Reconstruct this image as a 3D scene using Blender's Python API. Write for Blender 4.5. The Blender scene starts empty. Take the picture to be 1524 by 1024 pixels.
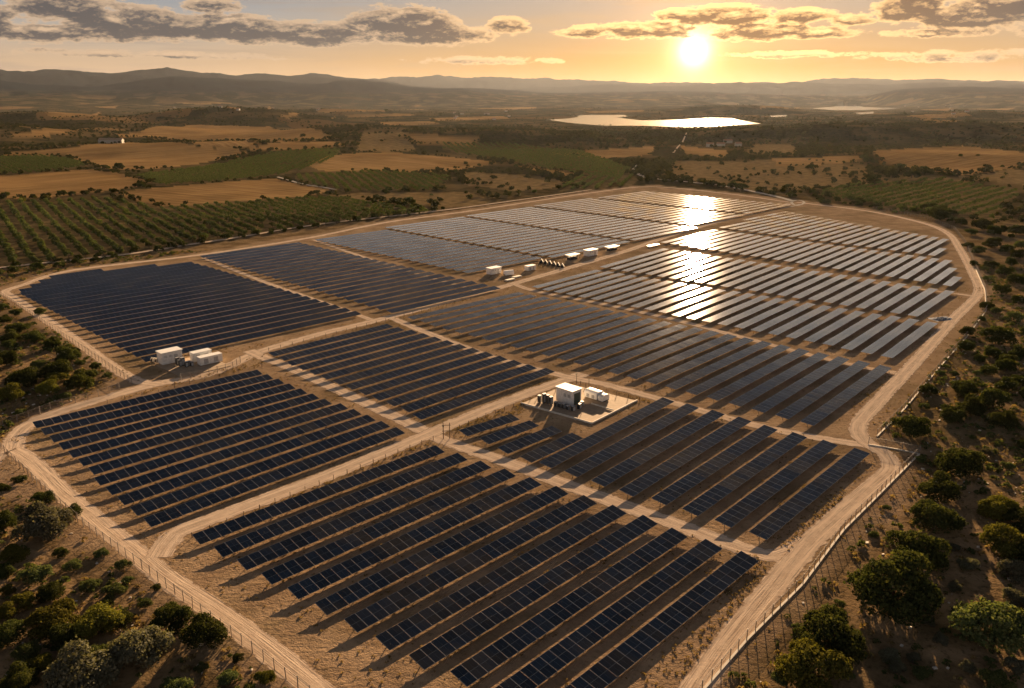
import bpy, bmesh, math, random
import numpy as np
from mathutils import Vector, Matrix

random.seed(7)
RNG = np.random.default_rng(11)
SC = bpy.context.scene
COL = SC.collection
R = math.radians

# ------------------------------------------------------------------ camera
CAM_H = 80.0
FPX, CX, CY, HZ = 1200.0, 762.0, 512.0, 146.0
PITCH = math.atan((CY - HZ) / FPX)
cam = bpy.data.cameras.new('camera')
cam_o = bpy.data.objects.new('camera', cam)
COL.objects.link(cam_o)
cam.sensor_width = 36.0
cam.lens = 36.0 * FPX / 1524.0
cam.clip_start = 0.5
cam.clip_end = 90000
cam_o.location = (0, 0, CAM_H)
cam_o.rotation_euler = (math.pi / 2 - PITCH, 0, 0)
SC.camera = cam_o
SC.view_settings.view_transform = 'Standard'
SC.view_settings.look = 'None'
SC.view_settings.exposure = 1.85
SC.view_settings.gamma = 1.0
SC.cycles.use_denoising = True
SC.cycles.max_bounces = 6
SC.cycles.diffuse_bounces = 2
SC.cycles.glossy_bounces = 3
SC.cycles.transparent_max_bounces = 16
SC.cycles.volume_bounces = 1


def px_dir(u, v):
    a = (u - CX) / FPX
    b = -(v - CY) / FPX
    c, s = math.cos(PITCH), math.sin(PITCH)
    d = np.array([a, c + s * b, -s + c * b])
    return d / np.linalg.norm(d)


def px_azel(u, v):
    d = px_dir(u, v)
    return math.degrees(math.atan2(d[0], d[1])), math.degrees(math.asin(d[2]))


SUN_AZ = 13.2           # degrees right of straight ahead
SUN_EL = 11.3
SUN_VIS = px_dir(1033, 76)
WORLD_K = 0.078          # overall strength of the sky
HAZE_DENSITY = 0.45e-5


# ------------------------------------------------------------------ node helper
class NT:
    def __init__(self, tree):
        self.t = tree
        self.n = tree.nodes
        self.l = tree.links

    def new(self, typ, **kw):
        nd = self.n.new(typ)
        for k, v in kw.items():
            setattr(nd, k, v)
        return nd

    def put(self, sock, val):
        if isinstance(val, bpy.types.NodeSocket):
            self.l.new(val, sock)
        elif isinstance(val, (tuple, list)):
            if len(val) == 3 and len(sock.default_value) == 4:
                val = tuple(val) + (1.0,)
            sock.default_value = val
        else:
            sock.default_value = val

    def m(self, op, a, b=0.0, c=0.0, clamp=False):
        nd = self.new('ShaderNodeMath', operation=op, use_clamp=clamp)
        for i, x in enumerate((a, b, c)):
            self.put(nd.inputs[i], x)
        return nd.outputs[0]

    def vm(self, op, a, b=(0, 0, 0), out=0):
        nd = self.new('ShaderNodeVectorMath', operation=op)
        self.put(nd.inputs[0], a)
        self.put(nd.inputs[1], b)
        return nd.outputs[out]

    def mix(self, fac, a, b, blend='MIX'):
        nd = self.new('ShaderNodeMix', data_type='RGBA', blend_type=blend)
        self.put(nd.inputs[0], fac)
        self.put(nd.inputs[6], a)
        self.put(nd.inputs[7], b)
        return nd.outputs[2]

    def mapr(self, v, a, b, c=0.0, d=1.0, smooth=True):
        nd = self.new('ShaderNodeMapRange', interpolation_type='SMOOTHSTEP' if smooth else 'LINEAR')
        self.put(nd.inputs[0], v)
        for i, x in enumerate((a, b, c, d)):
            self.put(nd.inputs[i + 1], x)
        return nd.outputs[0]

    def noise(self, vec, scale, detail=4, rough=0.55, dist=0.0):
        nd = self.new('ShaderNodeTexNoise')
        self.put(nd.inputs['Vector'], vec)
        nd.inputs['Scale'].default_value = scale
        nd.inputs['Detail'].default_value = detail
        nd.inputs['Roughness'].default_value = rough
        nd.inputs['Distortion'].default_value = dist
        return nd.outputs['Fac']

    def ramp(self, fac, stops):
        nd = self.new('ShaderNodeValToRGB')
        el = nd.color_ramp.elements
        while len(el) < len(stops):
            el.new(0.5)
        for e, (p, c) in zip(el, stops):
            e.position = p
            e.color = tuple(c) + (1.0,)
        self.put(nd.inputs[0], fac)
        return nd.outputs[0]


# ------------------------------------------------------------------ world
world = bpy.data.worlds.new('World')
SC.world = world
world.use_nodes = True
W = NT(world.node_tree)
W.n.clear()
tc = W.new('ShaderNodeTexCoord')
D = W.vm('NORMALIZE', tc.outputs['Generated'])
sep = W.new('ShaderNodeSeparateXYZ')
W.put(sep.inputs[0], D)
DX, DY, DZ = sep.outputs
EL = W.m('MULTIPLY', W.m('ARCSINE', DZ), 57.29578)
AZ = W.m('MULTIPLY', W.m('ARCTAN2', DX, DY), 57.29578)
ANG = W.m('MULTIPLY', W.m('ARCCOSINE', W.m('MINIMUM', W.vm('DOT_PRODUCT', D, tuple(SUN_VIS), out=1), 0.999999)), 57.29578)
sky = W.new('ShaderNodeTexSky', sky_type='NISHITA')
sky.sun_disc = False
sky.sun_elevation = R(SUN_EL)
sky.sun_rotation = R(SUN_AZ)
sky.air_density = 1.0
sky.dust_density = 2.0
e01 = W.m('DIVIDE', W.m('ADD', EL, 5.0), 50.0)
far_ramp = W.ramp(e01, [(0.0, (.56, .32, .16)), (0.10, (.62, .37, .19)), (0.145, (.52, .36, .225)), (0.19, (.36, .335, .305)),
                        (0.222, (.235, .27, .31)), (0.30, (.74, .68, .63)), (0.42, (.52, .50, .50)), (0.56, (.085, .105, .145)), (0.72, (.033, .049, .086)), (1.0, (.020, .034, .068))])  # bright band above the view, added in both ramps for far panels to reflect
near_ramp = W.ramp(e01, [(0.0, (.56, .25, .06)), (0.10, (.66, .29, .035)), (0.15, (.58, .29, .06)), (0.19, (.48, .33, .20)),
                         (0.222, (.42, .34, .27)), (0.30, (.90, .73, .57)), (0.42, (.58, .53, .48)), (0.56, (.09, .105, .14)), (0.72, (.035, .050, .086)), (1.0, (.021, .035, .068))])
side = W.mapr(W.m('ABSOLUTE', W.m('SUBTRACT', AZ, SUN_AZ)), 4.0, 40.0)
grad = W.mix(side, near_ramp, far_ramp)
nish = W.vm('SCALE', sky.outputs[0])
nish.node.inputs['Scale'].default_value = 0.035
SKYC = W.mix(W.mapr(EL, 20.0, 55.0, 0.0, 0.6), grad, nish)


def wexp(k, s):
    return W.m('MULTIPLY', W.m('POWER', 2.718, W.m('DIVIDE', ANG, -s)), k)


# clouds: (u, v, half width, half height, weight) read off as directions
CL = [(60, 48, 85, 13, 1.0), (105, 10, 75, 18, .95), (215, 36, 110, 21, 1.1), (330, 42, 110, 18, 1.1), (312, 8, 45, 12, .75),
      (455, 50, 110, 16, 1.1), (600, 35, 75, 24, 1.1), (640, 52, 95, 15, 1.0), (756, 40, 30, 14, .95),
      (180, 80, 190, 6, .55), (340, 84, 110, 6, .55), (720, 90, 130, 7, .55), (870, 47, 48, 9, .9), (960, 44, 80, 13, 1.0), (1008, 22, 40, 10, .9),
      (1075, 24, 85, 15, 1.05), (1185, 25, 55, 11, 1.0), (1130, 47, 80, 13, 1.0), (1222, 49, 60, 8, .85), (1268, 29, 30, 10, .85),
      (1358, 8, 45, 24, 1.0), (1440, 24, 80, 17, 1.1), (1515, 8, 60, 22, 1.1), (1400, 48, 70, 7, .8), (1170, 81, 120, 6, .55), (1420, 83, 120, 9, .6),
      (-90, 30, 110, 22, 1.0), (1640, 30, 90, 20, 1.0), (520, -40, 260, 16, .8), (1180, -45, 260, 16, .8)]


def cloud(dv):
    comb = W.new('ShaderNodeCombineXYZ')
    W.put(comb.inputs[0], AZ)
    W.put(comb.inputs[1], W.m('ADD', EL, dv))
    P = comb.outputs[0]
    tot = None
    for (u, v, hw, hh, wt) in CL:
        a, e = px_azel(u, v)
        q = W.vm('MULTIPLY', W.vm('SUBTRACT', P, (a, e, 0)), (FPX / hw / 57.3, FPX / hh / 57.3, 0))
        ln = W.vm('LENGTH', q, out=1)
        g = W.m('MULTIPLY', W.m('SUBTRACT', 1.35, ln, clamp=True), wt)
        tot = g if tot is None else W.m('MAXIMUM', tot, g)
    nz = W.noise(W.vm('MULTIPLY', P, (.50, 1.35, 1)), 1.0, 9, .62, .3)
    nf = W.noise(W.vm('MULTIPLY', P, (1.9, 4.4, 1)), 1.0, 6, .62, .3)
    d = W.m('ADD', W.m('MULTIPLY', tot, 1.15), W.m('MULTIPLY', W.m('SUBTRACT', nz, .5), 2.3))
    d = W.m('ADD', d, W.m('MULTIPLY', W.m('SUBTRACT', nf, .5), .8))
    return W.m('MULTIPLY', d, W.mapr(tot, 0.02, .3))


d0 = cloud(0.0)
d1 = cloud(0.32)
cov = W.mapr(d0, .29, .58)
thick = W.mapr(d0, .38, .95)
rim = W.m('MULTIPLY', W.m('SUBTRACT', W.m('SUBTRACT', d0, d1), .14, clamp=True), 1.5, clamp=True)
cside = W.mapr(W.m('ABSOLUTE', W.m('SUBTRACT', AZ, SUN_AZ)), 3.0, 24.0)
cl_dark = W.mix(cside, (.22, .098, .030), (.066, .060, .064))
cl_lite = W.mix(cside, (1.5, .86, .32), (.60, .41, .255))
clc = W.mix(thick, cl_lite, cl_dark)
clc = W.mix(rim, clc, cl_lite)
stv = W.new('ShaderNodeCombineXYZ')
W.put(stv.inputs[0], AZ)
W.put(stv.inputs[1], EL)
stn = W.noise(W.vm('MULTIPLY', stv.outputs[0], (.075, .95, 1)), 1.0, 6, .62, .5)
veil = W.m('MULTIPLY', W.mapr(stn, .46, .66), W.mapr(EL, .6, 2.0, 0, .42))
SKYV = W.mix(veil, SKYC, W.mix(side, (.62, .37, .16), (.30, .235, .19)))
SKY2 = W.mix(W.m('MULTIPLY', cov, .93), SKYV, clc)
gl = W.vm('SCALE', (1.0, .50, .17))
W.put(gl.node.inputs['Scale'], W.m('ADD', wexp(.85, 3.0), wexp(.17, 8.5)))
g2 = W.vm('SCALE', (1.0, .82, .52))
W.put(g2.node.inputs['Scale'], W.m('MULTIPLY', W.m('POWER', 2.718, W.m('MULTIPLY', W.m('POWER', W.m('DIVIDE', ANG, .62), 1.25), -1.0)), 5.0))
glow = W.vm('SCALE', W.vm('ADD', gl, g2))
W.put(glow.node.inputs['Scale'], W.m('SUBTRACT', 1.0, W.m('MULTIPLY', W.m('MULTIPLY', cov, thick), .88)))
TOT = W.vm('ADD', SKY2, glow)
low = W.mapr(EL, -6.0, -1.0, .25, 1.0)
TOTL = W.vm('SCALE', TOT)
W.put(TOTL.node.inputs['Scale'], W.m('MULTIPLY', low, 4.0))
bg = W.new('ShaderNodeBackground')
W.put(bg.inputs['Color'], TOTL)
bg.inputs['Strength'].default_value = WORLD_K
wo = W.new('ShaderNodeOutputWorld')
W.l.new(bg.outputs[0], wo.inputs[0])

# ------------------------------------------------------------------ sun
sl = bpy.data.lights.new('sun', 'SUN')
sl.energy = 5.0
sl.angle = R(0.6)
sl.color = (1.0, .67, .38)
so = bpy.data.objects.new('sun', sl)
COL.objects.link(so)
sd = Vector((math.sin(R(SUN_AZ)) * math.cos(R(SUN_EL)), math.cos(R(SUN_AZ)) * math.cos(R(SUN_EL)), math.sin(R(SUN_EL))))
so.rotation_euler = sd.to_track_quat('Z', 'Y').to_euler()
so.location = (0, 0, 400)


# ------------------------------------------------------------------ generic helpers
def ordw(i):
    ones = ['', 'first', 'second', 'third', 'fourth', 'fifth', 'sixth', 'seventh', 'eighth', 'ninth', 'tenth', 'eleventh', 'twelfth',
            'thirteenth', 'fourteenth', 'fifteenth', 'sixteenth', 'seventeenth', 'eighteenth', 'nineteenth']
    tens = ['', '', 'twenty', 'thirty', 'forty', 'fifty', 'sixty', 'seventy', 'eighty', 'ninety']
    if i < 20:
        return ones[i]
    if i % 10 == 0:
        return tens[i // 10][:-1] + 'ieth'
    return tens[i // 10] + '-' + ones[i % 10]


def tag(o, label=None, cat=None, group=None, kind=None):
    if label:
        o['label'] = label
    if cat:
        o['category'] = cat
    if group:
        o['group'] = group
    if kind:
        o['kind'] = kind
    return o


def empty(name, loc, rz=0.0):
    o = bpy.data.objects.new(name, None)
    o.empty_display_size = 0.5
    o.location = loc
    o.rotation_euler = (0, 0, rz)
    COL.objects.link(o)
    return o


def link(name, me, parent=None, loc=(0, 0, 0), rot=(0, 0, 0)):
    o = bpy.data.objects.new(name, me)
    o.location = loc
    o.rotation_euler = rot
    COL.objects.link(o)
    if parent:
        o.parent = parent
    return o


class MB:
    """collects verts / faces / uvs / material ids into one mesh"""

    def __init__(self):
        self.v, self.f, self.uv, self.mi = [], [], [], []

    def face(self, pts, uv=None, mi=0):
        k = len(self.v)
        self.v += [tuple(p) for p in pts]
        self.f.append(tuple(range(k, k + len(pts))))
        self.uv.append(uv or [(0, 0)] * len(pts))
        self.mi.append(mi)

    def box(self, c, s, rz=0.0, mi=0, rx=0.0):
        M = Matrix.Translation(c) @ Matrix.Rotation(rz, 4, 'Z') @ Matrix.Rotation(rx, 4, 'X')
        x, y, z = s[0] / 2, s[1] / 2, s[2] / 2
        P = [M @ Vector(p) for p in ((-x, -y, -z), (x, -y, -z), (x, y, -z), (-x, y, -z), (-x, -y, z), (x, -y, z), (x, y, z), (-x, y, z))]
        for q in ((0, 3, 2, 1), (4, 5, 6, 7), (0, 1, 5, 4), (1, 2, 6, 5), (2, 3, 7, 6), (3, 0, 4, 7)):
            self.face([P[i] for i in q], [(0, 0), (1, 0), (1, 1), (0, 1)], mi)

    def tube(self, a, b, r0, r1=None, n=6, mi=0):
        r1 = r0 if r1 is None else r1
        a, b = Vector(a), Vector(b)
        d = (b - a).normalized()
        s = d.orthogonal().normalized()
        t = d.cross(s)
        A = [a + (s * math.cos(2 * math.pi * i / n) + t * math.sin(2 * math.pi * i / n)) * r0 for i in range(n)]
        B = [b + (s * math.cos(2 * math.pi * i / n) + t * math.sin(2 * math.pi * i / n)) * r1 for i in range(n)]
        for i in range(n):
            j = (i + 1) % n
            self.face([A[i], A[j], B[j], B[i]], None, mi)
        self.face(B, None, mi)
        self.face(A[::-1], None, mi)

    def mesh(self, name, mats):
        me = bpy.data.meshes.new(name)
        me.from_pydata(self.v, [], self.f)
        for m in (mats if isinstance(mats, (list, tuple)) else [mats]):
            me.materials.append(m)
        ul = me.uv_layers.new(name='UVMap')
        ul.data.foreach_set('uv', np.array([c for u in self.uv for p in u for c in p], dtype=np.float32))
        me.polygons.foreach_set('material_index', np.array(self.mi, dtype=np.int32))
        me.update()
        return me

    def build(self, name, mats, parent=None, loc=(0, 0, 0), rot=(0, 0, 0)):
        return link(name, self.mesh(name, mats), parent, loc, rot)


def np_mesh(name, verts, quads, mat, smooth=False):
    me = bpy.data.meshes.new(name)
    nv, nf = len(verts), len(quads)
    k = quads.shape[1]
    me.vertices.add(nv)
    me.vertices.foreach_set('co', np.ascontiguousarray(verts, dtype=np.float32).ravel())
    me.loops.add(nf * k)
    me.loops.foreach_set('vertex_index', np.ascontiguousarray(quads, dtype=np.int32).ravel())
    me.polygons.add(nf)
    me.polygons.foreach_set('loop_start', np.arange(0, nf * k, k, dtype=np.int32))
    me.polygons.foreach_set('loop_total', np.full(nf, k, dtype=np.int32))
    if smooth:
        me.polygons.foreach_set('use_smooth', np.ones(nf, dtype=bool))
    me.update(calc_edges=True)
    me.validate()
    if mat:
        me.materials.append(mat)
    return me


# ------------------------------------------------------------------ materials
def newmat(name):
    m = bpy.data.materials.new(name)
    m.use_nodes = True
    T = NT(m.node_tree)
    T.n.clear()
    out = T.new('ShaderNodeOutputMaterial')
    b = T.new('ShaderNodeBsdfPrincipled')
    T.l.new(b.outputs[0], out.inputs[0])
    T.out, T.b = out, b
    return m, T


def plain(name, col, rough=.6, metal=0.0, var=.18, scale=3.0):
    m, T = newmat(name)
    tcn = T.new('ShaderNodeTexCoord')
    nz = T.noise(tcn.outputs['Object'], scale, 5)
    dark = tuple(c * (1 - var) for c in col)
    lite = tuple(min(1, c * (1 + var)) for c in col)
    T.put(T.b.inputs['Base Color'], T.mix(T.mapr(nz, .3, .7), dark, lite))
    T.b.inputs['Roughness'].default_value = rough
    T.b.inputs['Metallic'].default_value = metal
    return m


M_STEEL = plain('galvanised_steel', (.17, .165, .16), .65, 0)
M_POST = plain('fence_steel', (.20, .18, .16), .6, .3)
M_WHITE = plain('white_panel', (.66, .66, .65), .55, 0, .13, 1.6)
M_ROOF = plain('white_roof', (.80, .79, .77), .5, 0, .05, .8)
M_DARKROOF = plain('roof_edge', (.16, .15, .14), .6)
M_GREEN = plain('dark_green_door', (.03, .055, .045), .4)
M_BLACK = plain('dark_equipment', (.028, .029, .031), .8, 0)
M_GREY = plain('grey_equipment', (.33, .34, .35), .5, .1)
M_CONC = plain('concrete', (.36, .26, .165), .9, 0, .15, .7)
M_KERB = plain('pale_kerb', (.62, .56, .47), .85, 0, .12, 1.5)
M_WOOD = plain('pole_wood', (.12, .085, .055), .9)
M_BARK = plain('bark', (.085, .06, .04), .95)
M_TARP = plain('blue_tarp', (.04, .075, .14), .95, 0, .4, 2.0)
M_TERRA = plain('roof_tile', (.34, .17, .10), .8)
M_HWALL = plain('house_wall', (.42, .38, .32), .8)


def mat_panel(name, cols_line, rough=.13, base=(.0018, .0048, .0125)):
    """solar glass over dark cells; UV.x counts modules along the row, UV.y 0..1 across"""
    m, T = newmat(name)
    uv = T.new('ShaderNodeUVMap')
    s = T.new('ShaderNodeSeparateXYZ')
    T.put(s.inputs[0], uv.outputs[0])
    fx = T.m('FRACT', s.outputs[0])
    ex = T.m('MINIMUM', fx, T.m('SUBTRACT', 1.0, fx))
    fy = s.outputs[1]
    ey = T.m('MINIMUM', fy, T.m('SUBTRACT', 1.0, fy))
    my = T.m('ABSOLUTE', T.m('SUBTRACT', fy, .5))
    frame = T.m('MAXIMUM', T.m('LESS_THAN', ex, .022), T.m('LESS_THAN', ey, .010))
    mid = T.m('MULTIPLY', T.m('LESS_THAN', my, .0075), .45)
    hx = T.m('ABSOLUTE', T.m('SUBTRACT', fx, .5))
    mid2 = T.m('MULTIPLY', T.m('LESS_THAN', hx, .008), .22)
    ln = T.m('MAXIMUM', frame, T.m('MAXIMUM', mid, mid2))
    raw = T.m('GREATER_THAN', ln, .1)
    ln = T.m('MULTIPLY', ln, cols_line)
    cx = T.m('FRACT', T.m('MULTIPLY', s.outputs[0], 12.0))
    cy = T.m('FRACT', T.m('MULTIPLY', fy, 24.0))
    cell = T.m('MAXIMUM', T.m('LESS_THAN', cx, .07), T.m('LESS_THAN', cy, .07))
    oi = T.new('ShaderNodeObjectInfo')
    wn = T.new('ShaderNodeTexWhiteNoise', noise_dimensions='2D')
    cb = T.new('ShaderNodeCombineXYZ')
    T.put(cb.inputs[0], T.m('ADD', T.m('FLOOR', s.outputs[0]), T.m('MULTIPLY', oi.outputs['Random'], 517.0)))
    T.put(cb.inputs[1], T.m('FLOOR', T.m('MULTIPLY', fy, 2.0)))
    T.put(wn.inputs[0], cb.outputs[0])
    c0 = T.mix(wn.outputs[0], tuple(c * .55 for c in base), tuple(c * 1.6 for c in base))
    c0 = T.mix(T.m('MULTIPLY', cell, .10), c0, (.055, .07, .10))
    T.put(T.b.inputs['Base Color'], T.mix(ln, c0, (.17, .21, .27)))
    gco = T.new('ShaderNodeNewGeometry')
    dust = T.noise(gco.outputs['Position'], .35, 3)
    T.put(T.b.inputs['Roughness'], T.m('ADD', T.m('ADD', rough, T.m('MULTIPLY', dust, .012)), T.m('MULTIPLY', raw, .8)))
    T.b.inputs['IOR'].default_value = 1.5
    T.put(T.b.inputs['Specular IOR Level'], T.m('SUBTRACT', .5, T.m('MULTIPLY', raw, .5)))
    return m


M_PANEL = mat_panel('solar_glass', .62, .04)
M_PANELF = mat_panel('solar_glass_distant', .42, .055)
M_BACK = plain('panel_back', (.20, .19, .18), .7)


def mat_leaf(name, c0, c1, c2):
    m, T = newmat(name)
    geo = T.new('ShaderNodeNewGeometry')
    rnd = geo.outputs['Random Per Island']
    oi = T.new('ShaderNodeObjectInfo')
    col = T.ramp(rnd, [(0.0, c0), (.5, c1), (1.0, c2)])
    hs = T.new('ShaderNodeHueSaturation')
    T.put(hs.inputs['Color'], col)
    T.put(hs.inputs['Value'], T.mapr(oi.outputs['Random'], 0, 1, .75, 1.25, False))
    T.put(hs.inputs['Hue'], T.mapr(oi.outputs['Random'], 0, 1, .488, .512, False))
    d = T.new('ShaderNodeBsdfDiffuse')
    T.put(d.inputs[0], hs.outputs[0])
    tr = T.new('ShaderNodeBsdfTranslucent')
    T.put(tr.inputs[0], T.mix(1.0, hs.outputs[0], (1.0, .95, .45), 'MULTIPLY'))
    mx = T.new('ShaderNodeMixShader')
    mx.inputs[0].default_value = .33
    T.l.new(d.outputs[0], mx.inputs[1])
    T.l.new(tr.outputs[0], mx.inputs[2])
    T.l.new(mx.outputs[0], T.out.inputs[0])
    return m


M_LEAF = mat_leaf('leaf_dark', (.026, .036, .012), (.048, .058, .020), (.092, .095, .030))
M_LEAFY = mat_leaf('leaf_yellow_green', (.060, .064, .013), (.105, .102, .022), (.16, .145, .034))
M_LEAFP = mat_leaf('leaf_olive_pale', (.085, .085, .055), (.125, .125, .085), (.18, .17, .115))
M_LEAFO = mat_leaf('leaf_olive', (.055, .074, .026), (.090, .112, .042), (.14, .15, .062))
M_TUFT = mat_leaf('dry_tuft', (.15, .115, .048), (.25, .185, .08), (.36, .27, .125))
M_FARLEAF = mat_leaf('far_leaf', (.026, .030, .012), (.042, .045, .018), (.070, .066, .026))


# ------------------------------------------------------------------ terrain function
_tab = np.random.default_rng(5).random((256, 256))


def vnoise(x, y, s, off=0):
    x = np.asarray(x, dtype=float) / s + 17.3 + off * 7.7
    y = np.asarray(y, dtype=float) / s + 91.7 + off * 3.1
    xi, yi = np.floor(x).astype(int), np.floor(y).astype(int)
    fx, fy = x - xi, y - yi
    fx, fy = fx * fx * (3 - 2 * fx), fy * fy * (3 - 2 * fy)
    a = _tab[xi & 255, yi & 255]
    b = _tab[(xi + 1) & 255, yi & 255]
    c = _tab[xi & 255, (yi + 1) & 255]
    d = _tab[(xi + 1) & 255, (yi + 1) & 255]
    return (a * (1 - fx) + b * fx) * (1 - fy) + (c * (1 - fx) + d * fx) * fy - .5


def fbm(x, y, s, o=4, off=0):
    t, a = 0, 1.0
    for i in range(o):
        t = t + a * vnoise(x, y, s / 2 ** i, off + i)
        a *= .5
    return t


def sstep(x, a, b):
    t = np.clip((np.asarray(x, dtype=float) - a) / (b - a), 0, 1)
    return t * t * (3 - 2 * t)


def gp(u, v, z=0.0):
    """pixel of the photograph -> point on the level plane z"""
    d = px_dir(u, v)
    t = (z - CAM_H) / d[2]
    return np.array([d[0] * t, d[1] * t])


def seg_dist(x, y, poly, closed=True):
    best = np.full(np.shape(x), 1e9)
    n = len(poly)
    for i in range(n if closed else n - 1):
        a, b = poly[i], poly[(i + 1) % n]
        ab = b - a
        L = max(1e-9, ab @ ab)
        t = np.clip(((x - a[0]) * ab[0] + (y - a[1]) * ab[1]) / L, 0, 1)
        best = np.minimum(best, np.hypot(x - a[0] - t * ab[0], y - a[1] - t * ab[1]))
    return best


def inside(x, y, poly):
    r = np.zeros(np.shape(x), dtype=bool)
    n = len(poly)
    for i in range(n):
        a, b = poly[i], poly[(i + 1) % n]
        if a[1] == b[1]:
            continue
        c = ((a[1] > y) != (b[1] > y)) & (x < (b[0] - a[0]) * (y - a[1]) / (b[1] - a[1]) + a[0])
        r ^= c
    return r


PLANT_PX = [(-40, 690), (5, 660), (20, 648), (60, 618), (195, 572), (100, 500), (5, 440), (0, 428), (110, 400), (300, 376), (460, 350), (575, 328), (700, 311),
            (880, 285), (970, 275), (1190, 298), (1300, 312), (1400, 335), (1428, 360), (1470, 430), (1440, 480), (1300, 640), (1370, 672),
            (1290, 760), (1190, 880), (1040, 1030), (900, 1180), (560, 1120), (450, 1030), (240, 880), (120, 780)]
PLANT = [gp(u, v) for u, v in PLANT_PX]

# gentle ridges: (pixel of the ridge foot, skyline row, half-length across, half-depth)
RIDGES = []
for (u, v, vt, sx, sy) in [(760, 212, 192, 300, 190), (560, 205, 186, 260, 150), (640, 203, 190, 200, 150), (930, 208, 193, 260, 150), (1150, 207, 190, 300, 160), (1270, 207, 185, 240, 150),
                           (1420, 206, 180, 230, 150), (1560, 206, 182, 260, 160), (330, 184, 158, 320, 260), (60, 188, 168, 320, 240), (170, 198, 186, 260, 160),
                           (1095, 169, 156, 420, 330), (1290, 186, 176, 380, 200), (1450, 178, 165, 420, 300), (-100, 205, 180, 300, 200), (960, 262, 258, 150, 90), (260, 226, 214, 260, 120), (620, 240, 233, 200, 90),
                           (1400, 236, 226, 260, 110), (1260, 262, 257, 160, 70), (880, 165, 160, 500, 300), (500, 172, 163, 500, 300)]:
    p = gp(u, v)
    dd = float(np.hypot(*p))
    RIDGES.append((p[0], p[1], max(2.0, CAM_H + dd * math.tan(R(px_azel(u, vt)[1]))), sx, sy))

# far mountain walls: distance, radial half-width, skyline (pixel points)
WALLS = [(13500, 1500, [(-300, 108), (0, 102), (40, 106), (110, 102), (170, 106), (250, 100), (300, 108), (360, 110), (480, 109), (530, 116), (620, 128), (700, 137), (900, 143), (1600, 146)]),
         (9300, 1000, [(-300, 122), (0, 118), (60, 125), (150, 128), (260, 114), (330, 117), (420, 121), (500, 119), (570, 121), (680, 131), (760, 140), (900, 144), (1600, 146)]),
         (19000, 1700, [(-300, 140), (400, 130), (560, 116), (630, 110), (690, 115), (760, 115), (860, 118), (940, 121), (1040, 120), (1150, 122), (1210, 117), (1270, 115), (1330, 119), (1390, 117), (1460, 121), (1524, 119), (1700, 118)]),
         (15500, 1300, [(-300, 146), (700, 142), (800, 130), (900, 126), (1000, 127), (1100, 124), (1200, 123), (1260, 126), (1330, 121), (1420, 123), (1524, 124), (1700, 122)]),
         (10500, 900, [(-300, 146), (560, 142), (640, 132), (720, 131), (830, 139), (960, 137), (1060, 134), (1150, 136), (1240, 140), (1330, 133), (1440, 129), (1524, 131), (1700, 128)])]
WALLS_AE = []
for (rr, wd, pts) in WALLS:
    az = [px_azel(u, 130)[0] for u, v in pts]
    hh = [max(0.0, CAM_H + rr * math.tan(R(px_azel(u, v)[1]))) for u, v in pts]
    WALLS_AE.append((rr, wd, np.array(az), np.array(hh)))

LAKES_PX = [[(815, 178), (846, 176), (862, 174), (858, 172), (872, 171), (930, 171), (936, 173), (918, 175), (955, 179), (1010, 178), (1050, 176), (1090, 176), (1098, 178), (1133, 184), (1060, 188), (1010, 189), (960, 187), (900, 187), (850, 183)],
            [(1207, 161), (1240, 159), (1247, 157), (1280, 157), (1285, 159), (1343, 161), (1320, 163), (1275, 164), (1240, 164)],
            [(1272, 168), (1300, 166), (1300, 169), (1280, 170)],
            [(1146, 172), (1172, 171), (1170, 174), (1148, 174)]]
LAKES = [[gp(u, v) for u, v in L] for L in LAKES_PX]


def terrain(x, y):
    x = np.asarray(x, dtype=float)
    y = np.asarray(y, dtype=float)
    r = np.hypot(x, y)
    ins = inside(x, y, PLANT)
    dp = np.where(ins, 0.0, seg_dist(x, y, PLANT))
    z = sstep(dp, 10, 36) * .9 * (fbm(x, y, 26, 4) + .35 * vnoise(x, y, 5.0, 3))
    roll = sstep(dp, 60, 500)
    mid = 1 - sstep(r, 2300, 3200)
    z = z + roll * (10.0 * mid + 5.0) * fbm(x, y, 420, 3, 9) * sstep(r, 300, 900)
    rg = np.zeros(np.shape(x))
    for (cx, cy, hgt, sx, sy) in RIDGES:
        g = np.exp(-(((x - cx) / sx) ** 2 + ((y - cy) / sy) ** 2))
        rg = np.maximum(rg, g * hgt)
    z = z + sstep(dp, 30, 300) * rg * (1 + .20 * fbm(x, y, 150, 3, 21))
    az = np.degrees(np.arctan2(x, y))
    for i, (rr, wd, A, Hh) in enumerate(WALLS_AE):
        top = np.interp(az, A, Hh) * (1 + .10 * fbm(x, y, 2200, 3, 30 + i) + .10 * fbm(x, y, 620, 3, 33 + i))
        t = (r + 500 * fbm(x, y, 2600, 3, 40 + i) - rr) / wd
        prof = np.where(t < 0, np.exp(-t * t * .45), np.exp(-t * t))
        rid = 1 - 1.15 * np.abs(fbm(x, y, 1100, 5, 60 + i)) * np.clip(1.12 - prof, 0, 1) ** .6
        z = z + np.maximum(0, top * prof * rid - z) * sstep(top, 0, 60)
    for L in LAKES:
        L = np.array(L)
        c = L.mean(0)
        rad = np.abs(L - c).max(0) + 120
        m = np.maximum(np.abs((x - c[0]) / rad[0]), np.abs((y - c[1]) / rad[1]))
        z = z * sstep(m, .75, 1.25)
    return z


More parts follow.
